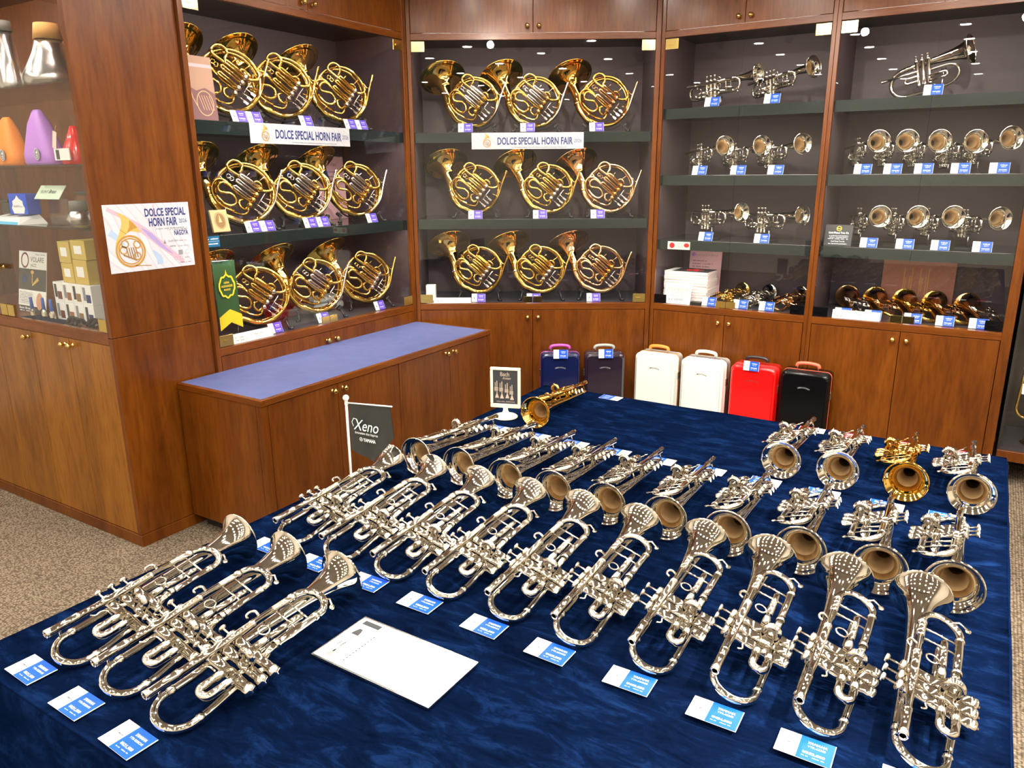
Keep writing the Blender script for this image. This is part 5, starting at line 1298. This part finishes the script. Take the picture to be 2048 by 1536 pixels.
# mouthpiece poster board
t = thing('poster_board', 'mouthpiece poster with round emblem and a bald man in its corner', 'poster', (-4.20, 1.99, DK + 0.002), (0, 0, 0))
Mb = Matrix.Rotation(R(80), 4, 'X')
obj('board', MB().box(-0.135, 0.135, 0, 0.315, -0.002, 0.001, M=Mb), 'paper', t)
z = 0.0014
obj('dark_photo', MB().poly([(-0.135, 0.115), (0.135, 0.115), (0.135, 0.225), (-0.135, 0.225)], z, M=Mb), 'shelf', t)
obj('dark_band', MB().poly([(-0.135, 0), (0.135, 0), (0.135, 0.032), (-0.135, 0.032)], z, M=Mb), 'ink', t)
em = MB().ribbon([(-0.075 + 0.034 * math.cos(R(a)), 0.268 + 0.036 * math.sin(R(a))) for a in range(0, 360, 15)], 0.010, z, closed=True, M=Mb)
obj('emblem', em, 'maroon', t)
k = MB(); put_text(k, 'VOLARE', -0.020, 0.262, 0.026, 0.130, z=z, M=Mb); put_text(k, 'JAZZ', -0.020, 0.232, 0.020, 0.06, z=z, M=Mb); put_text(k, 'Roger Ingram', 0.03, 0.296, 0.010, 0.09, z=z, M=Mb)
for i in range(8): scribble(k, -0.125, 0.100 - i * 0.008, 0.13, 0.0035, z, M=Mb)
obj('lettering', k, 'ink', t)
k = MB(); put_text(k, 'Best Brass', -0.125, 0.014, 0.012, 0.12, z=z + 0.0004, bold=0.02, M=Mb); scribble(k, -0.12, 0.003, 0.11, 0.006, z + 0.0004, M=Mb)
obj('lettering', k, 'white_ink', t)
obj('printed_portrait', MB().poly([(0.072 + 0.030 * math.cos(R(a)), 0.062 + 0.044 * math.sin(R(a))) for a in range(0, 360, 15)], z + 0.0004, M=Mb), 'skin_ink', t)
obj('printed_portrait', MB().poly([(0.020, 0.0), (0.120, 0.0), (0.105, 0.026), (0.075, 0.034), (0.040, 0.026)], z + 0.0002, M=Mb), 'ink', t)
k = MB().poly([(-0.100, 0.150), (-0.060, 0.150), (-0.050, 0.185), (-0.090, 0.190)], z + 0.0004, M=Mb)
obj('printed_case', k, 'navy_ink', t)
k = MB().ribbon([(0.0, 0.150), (0.0, 0.200)], 0.008, z + 0.0004, M=Mb).poly([(0.0 + 0.016 * math.cos(R(a)), 0.208 + 0.010 * math.sin(R(a))) for a in range(0, 360, 24)], z + 0.0004, M=Mb).ribbon([(0.0, 0.140), (0.060, 0.178)], [0.008, 0.022], z + 0.0004, M=Mb)
obj('printed_mouthpiece', k, 'gold_ink_light', t)

# ------------------------------------------------------------------ odds and ends in the horn and trumpet cabinets
def board(name, label, cat, M, w, h, mt, prints=(), th=0.0015):
    o = obj(name, MB().box(-w / 2, w / 2, 0, h, -th, 0), mt); o.matrix_world = M; tag(o, label, cat)
    for nm, mb, m2 in prints: obj(nm, mb, m2, o)
    return o
def LM(y, o, z, lean=8): return wallM((-3.2 - o, y, z), (0, 1, 0), (1, 0, 0)) @ Matrix.Rotation(R(-lean), 4, 'X')
def RM(x, o, z, lean=8): return wallM((x, 4.742 + o, z), (1, 0, 0), (0, -1, 0)) @ Matrix.Rotation(R(-lean), 4, 'X')
def CM(s, o, z, lean=8):
    p = CP0 + CD * s - CN * o; return wallM((p.x, p.y, z), CD, CN) @ Matrix.Rotation(R(-lean), 4, 'X')
Z = 0.0005
plain('photo_print', (0.42, 0.24, 0.17), 0.5); plain('photo_dark', (0.20, 0.09, 0.10), 0.5)
pr = MB().ribbon([(0.01 + 0.045 * math.cos(R(a)), 0.075 + 0.055 * math.sin(R(a))) for a in range(0, 360, 12)], 0.004, 2 * Z, closed=True)
for i in range(5): pr.ribbon([(-0.02 + 0.014 * i, 0.11), (0.0 + 0.014 * i, 0.045)], 0.003, 2 * Z)
pr.ribbon([(-0.035, 0.06), (-0.055, 0.10), (-0.060, 0.13)], 0.004, 2 * Z)
board('photo_poster', 'brown photo poster with a pale engraved horn on the top horn shelf', 'poster', LM(2.462, 0.050, 1.9565, 4), 0.145, 0.285, 'photo_print', [('dark_print', MB().poly([(-0.0725, 0), (0.0725, 0), (0.0725, 0.12), (0.02, 0.145), (-0.03, 0.13), (-0.0725, 0.15)], Z), 'photo_dark'), ('pale_band', MB().poly([(-0.0725, 0.235), (0.0725, 0.235), (0.0725, 0.25), (-0.0725, 0.25)], Z), 'pink_paper'), ('printed_horn', pr, 'tan')])
t = thing('wooden_plaque', 'small wooden plaque with a dark oval crest on a clear easel', 'plaque', (0, 0, 0), M=LM(2.508, 0.072, 1.4165, 12))
obj('plaque', MB().box(-0.05, 0.05, 0.012, 0.122, -0.014, 0, 0.002), 'tan', t)
obj('crest', MB().poly([(0.034 * math.cos(R(a)), 0.068 + 0.042 * math.sin(R(a))) for a in range(0, 360, 15)], 0.0004), 'brown_ink', t)
obj('crest_print', MB().ribbon([(0.030 * math.cos(R(a)), 0.068 + 0.038 * math.sin(R(a))) for a in range(0, 360, 15)], 0.0025, 0.0008, closed=True).poly([(0, 0.10), (-0.010, 0.06), (0.010, 0.06)], 0.0008), 'tan', t)
obj('easel', MB().box(-0.045, -0.039, 0.006, 0.012, -0.018, 0.012).box(0.039, 0.045, 0.006, 0.012, -0.018, 0.012), 'acrylic', t)
board('shelf_notice', 'teal notice with white lines on the shelf edge by the pillar', 'sign', LM(2.412, 0.0368, 1.363, 0), 0.085, 0.052, 'teal_print', [('lettering', scribble(scribble(MB(), -0.036, 0.036, 0.072, 0.006, Z), -0.030, 0.012, 0.062, 0.006, Z).ribbon([(-0.040, 0.027), (0.040, 0.027)], 0.001, Z), 'white_ink')])
for M, w_, lb in ((LM(2.592, 0.022, 0.8665, 12), 0.255, 'white notice strip leaning inside the horn cabinet glass behind the counter'), (CM(0.222, 0.024, 0.8665, 12), 0.250, 'white notice strip leaning inside the angled cabinet glass'), (RM(-0.612, 0.024, 0.8665, 12), 0.258, 'white notice strip leaning inside the flugelhorn cabinet glass')):
    board('notice_strip', lb, 'notice', M, w_, 0.050 if 'angled' not in lb else 0.036, 'paper', [('lettering', put_text(put_text(MB(), '気になる楽器は、スタッフまでお気軽にお声がけください。', -w_ / 2 + 0.012, 0.024, 0.009, w_ - 0.03, z=Z), '試奏ご希望の方はスタッフまで', -w_ / 2 + 0.012, 0.009, 0.009, w_ * 0.6, z=Z), 'ink')])
# green pennant
t = thing('pennant_flag', 'green pennant with yellow crest and fringe beside the bottom horn', 'flag', (-3.2 - 0.085, 2.425, 0.8655), (0, 0, R(90)))
obj('pole', MB().tube([(0, 0.004, 0), (0, 0.004, 0.425)], 0.003, 8), 'black_plastic', t)
obj('base', MB().lathe([(0, 0.0001), (0.0003, 0.030), (0.006, 0.030), (0.008, 0.0001)], n=18), 'black_plastic', t)
obj('crossbar', MB().tube([(-0.004, 0.004, 0.42), (0.145, 0.004, 0.418)], 0.0025, 8), 'nickel', t)
vs = []; fs = []; n, m = 12, 12
for i in range(n + 1):
    for j in range(m + 1):
        u = i / n; v = j / m; lo = 0.135 - 0.035 * abs(u - 0.5) * 2 + 0.03
        zz = 0.418 + (lo - 0.418) * v
        vs.append((0.006 + 0.132 * u + 0.012 * v, 0.002 + 0.005 * math.sin(u * 5 + v * 2), zz))
for i in range(n):
    for j in range(m): a = i * (m + 1) + j; fs.append((a, a + 1, a + m + 2, a + m + 1))
c = obj('pennant', MB().add(vs, fs, True), 'green_cloth', t)
fr = MB()
for i in range(26):
    u = i / 25; x = 0.016 + 0.134 * u; lo = 0.165 - 0.035 * abs(u - 0.5) * 2
    fr.box(x - 0.0024, x + 0.0024, -0.004, -0.001, lo - 0.062, lo + 0.006)
fo = obj('fringe', fr, 'yellow', c)
fo['kind'] = 'stuff'
M = Matrix(((1, 0, 0, 0), (0, 0, -1, -0.0045), (0, 1, 0, 0), (0, 0, 0, 1)))
cr = MB().ribbon([(0.078 + 0.046 * math.cos(R(a)), 0.290 + 0.055 * math.sin(R(a)) + 0.004 * math.sin(R(a * 9))) for a in range(0, 360, 6)], 0.009, 0, closed=True, M=M)
cr.poly([(0.078, 0.375), (0.072, 0.35), (0.084, 0.35)], 0, M=M)
put_text(cr, 'GEBR.', 0.078, 0.304, 0.010, 0.036, 'C', 0.02, M=M); put_text(cr, 'ALEXANDER', 0.078, 0.286, 0.011, 0.070, 'C', 0.02, M=M); put_text(cr, 'MAINZ', 0.078, 0.268, 0.010, 0.040, 'C', 0.02, M=M)
obj('crest', cr, 'yellow', c)
# accessory cases behind the bottom horns
for x, y, w_, h, d_, mt, lb in ((-3.60, 3.17, 0.26, 0.105, 0.13, 'maroon', 'maroon soft case lying behind the bottom horns'), (-3.60, 3.46, 0.26, 0.085, 0.13, 'grey_case', 'pale grey hard case lying behind the bottom horns')):
    t = thing('accessory_case', lb, 'case', (x, y, 0.8655), (0, 0, R(90)))
    obj('shell', MB().box(-w_ / 2, w_ / 2, -d_ / 2, d_ / 2, 0, h * 0.55, 0.012), mt, t)
    obj('lid', MB().box(-w_ / 2, w_ / 2, -d_ / 2, d_ / 2, h * 0.56, h, 0.014), mt, t)
    obj('latch', MB().box(-0.02, 0.02, -d_ / 2 - 0.004, -d_ / 2, h * 0.45, h * 0.65, 0.001), 'steel', t)
board('flyer', 'pink flyer standing at the back of the middle horn shelf', 'flyer', LM(3.760, 0.535, 1.4165, 3), 0.24, 0.40, 'pink_paper', [('lettering', put_text(scribble(scribble(scribble(MB(), -0.09, 0.30, 0.17, 0.009, Z), -0.09, 0.27, 0.15, 0.009, Z), -0.09, 0.24, 0.17, 0.009, Z), 'Horn Fair', -0.09, 0.34, 0.02, 0.15, z=Z, shear=0.3), 'photo_dark')])
o = obj('red_card', MB().box(-0.045, 0.045, -0.028, 0.028, 0.0005, 0.002), 'red_print', None, (-3.2 - 0.11, 2.715, 0.8650), (0, 0, R(84)))
tag(o, 'red card lying on the deck by the green pennant horn', 'card')
o = obj('carton', MB().box(-0.032, 0.032, -0.03, 0.03, 0, 0.105, 0.001), 'white', None)
o.matrix_world = Matrix.Translation(CP0 + CD * 0.066 - CN * 0.16 + Vector((0, 0, 0.8655))) @ Matrix.Rotation(C_ANG, 4, 'Z')
tag(o, 'small plain white carton in the corner of the angled cabinet deck', 'box')
# books
for i in range(11):
    t = thing('spiral_book', f'white spiral-bound music book, {ORD[i] if i < 10 else "topmost"} from the bottom of the stack' if i < 10 else 'white spiral-bound music book with a dark red-flower cover atop the stack', 'book', (-1.686 + 0.002 * math.sin(i * 2.1), 4.742 + 0.235, 0.8650 + i * 0.0186), (0, 0, R(1.5 * math.sin(i * 1.7))), group='spiral music books')
    obj('pages', MB().box(-0.148, 0.148, -0.105, 0.105, 0.0005, 0.0165, 0.001), 'pink_white', t)
    obj('cover', MB().box(-0.150, 0.150, -0.107, 0.107, 0.0165, 0.0180), 'white', t)
    sp = MB()
    for q in range(12): sp.tube(arc((-0.150, -0.095 + q * 0.0172, 0.009), 0.0088, 0, 360, 8, (1, 0, 0), (0, 0, 1))[:-1], 0.0009, 5, closed=True)
    so = obj('spiral', sp, 'steel', t); so['kind'] = 'stuff'
    if i == 10:
        obj('cover_print', MB().poly([(-0.10, -0.10), (0.147, -0.10), (0.147, 0.10), (-0.10, 0.10)], 0.0184), 'ink', t)
        obj('cover_flower', MB().poly([(0.02 + (0.05 + 0.018 * math.sin(R(a * 5))) * math.cos(R(a)), 0.0 + (0.05 + 0.018 * math.sin(R(a * 5))) * math.sin(R(a))) for a in range(0, 360, 12)], 0.0188), 'red_print', t)
board('book_sign', 'cream price sign for the trumpet book in front of the book stack', 'sign', RM(-1.708, 0.040, 0.8665, 14), 0.178, 0.135, 'paper', [('lettering', put_text(put_text(put_text(MB(), 'The', -0.02, 0.112, 0.010, z=Z), 'Orchestral', 0, 0.088, 0.020, 0.140, 'C', z=Z), 'Trumpet', 0, 0.066, 0.020, 0.105, 'C', z=Z), 'gold_ink'), ('lettering', put_text(put_text(MB(), 'Michael Sachs', 0.010, 0.046, 0.011, 0.10, 'C', 0, 0.2, z=Z), '11,000', -0.01, 0.018, 0.018, 0.09, 'C', z=Z), 'ink')])
t = thing('card_stand', 'small black card stand on the deck beside the book sign', 'stand', (-1.590, 4.742 + 0.085, 0.8655))
obj('foot', MB().box(-0.036, 0.036, -0.018, 0.018, 0, 0.018, 0.003), 'black_plastic', t); obj('lip', MB().box(-0.020, 0.020, -0.004, 0.004, 0.018, 0.032, 0.001), 'acrylic', t)
board('flyer', 'pink trumpet guide flyer standing behind the book stack', 'flyer', RM(-1.665, 0.44, 0.8665, 5), 0.225, 0.325, 'pink_paper', [('lettering', put_text(scribble(scribble(scribble(MB(), -0.09, 0.24, 0.10, 0.007, Z), -0.09, 0.22, 0.15, 0.007, Z), -0.09, 0.20, 0.12, 0.007, Z), 'トランペットガイド', -0.070, 0.275, 0.014, 0.155, z=Z), 'photo_dark'), ('photo_print', MB().poly([(-0.09, 0.14), (-0.04, 0.14), (-0.04, 0.18), (-0.09, 0.18)], Z).poly([(-0.02, 0.14), (0.03, 0.14), (0.03, 0.18), (-0.02, 0.18)], Z), 'grey_ink'), ('round_mark', MB().poly([(-0.088 + 0.014 * math.cos(R(a)), 0.285 + 0.014 * math.sin(R(a))) for a in range(0, 360, 20)], Z), 'violet')])
red = MB().poly([(-0.045 + 0.018 * math.cos(R(a)), 0.025 + 0.018 * math.sin(R(a))) for a in range(0, 360, 20)], Z).poly([(0.052 + 0.018 * math.cos(R(a)), 0.028 + 0.014 * math.sin(R(a))) for a in range(0, 360, 20)], Z)
board('shelf_notice', 'pale tax free shop sticker with red marks on the shelf edge', 'sign', RM(-1.712, 0.0368, 1.221, 0), 0.150, 0.050, 'mint', [('red_mark', red, 'red_print'), ('lettering', put_text(put_text(put_text(MB(), 'Japan.', 0.008, 0.033, 0.009, 0.034, 'C', z=Z), 'Tax-free', 0.008, 0.019, 0.009, 0.040, 'C', z=Z), 'Shop', 0.008, 0.006, 0.009, 0.026, 'C', z=Z), 'navy_ink')])
for z0, w_, h, x, lb in ((1.2815, 0.150, 0.122, -0.765, 'black trim kit sign with a yellow round badge on the third shelf'),):
    yl = MB().ribbon([(0.0 + 0.013 * math.cos(R(a)), 0.100 + 0.013 * math.sin(R(a))) for a in range(0, 360, 18)], 0.003, Z, closed=True); put_text(yl, 'Bach', 0, 0.096, 0.008, 0.020, 'C', 0.02, z=Z)
    k = MB(); put_text(k, 'Gold-Plated Trim Kit', 0, 0.070, 0.011, 0.110, 'C', 0.015, z=Z)
    for i in range(3): scribble(k, -0.055, 0.056 - i * 0.009, 0.11, 0.004, Z)
    put_text(k, 'Gold-Plated Trim Kit', 0, 0.022, 0.008, 0.075, 'C', 0.0, z=Z); scribble(k, -0.05, 0.010, 0.10, 0.004, Z)
    board('trim_sign', lb, 'sign', RM(x, 0.085, z0, 12), w_, h, 'ink', [('badge', yl, 'yellow'), ('lettering', k, 'white_ink')])
pr = MB()
for cx in (-0.055, 0.035):
    pr.ribbon([(cx - 0.022, 0.26), (cx - 0.022, 0.09)] + [(cx - 0.022 * math.cos(R(a)), 0.09 - 0.022 * math.sin(R(a))) for a in range(20, 180, 20)] + [(cx + 0.022, 0.09), (cx + 0.022, 0.26)], 0.006, Z)
    pr.ribbon([(cx - 0.012, 0.20), (cx - 0.012, 0.12)], 0.006, Z); pr.ribbon([(cx + 0.010, 0.21), (cx + 0.010, 0.10)], 0.006, Z)
board('poster_board', 'rusty red poster with two long gold instruments behind the flugelhorns', 'poster', RM(-0.352, 0.535, 0.8665, 3), 0.40, 0.33, 'rust_print', [('printed_instruments', pr, 'gold_ink'), ('lettering', put_text(MB(), 'Elegance', 0.05, 0.30, 0.012, 0.09, z=Z, shear=0.3), 'white_ink')])
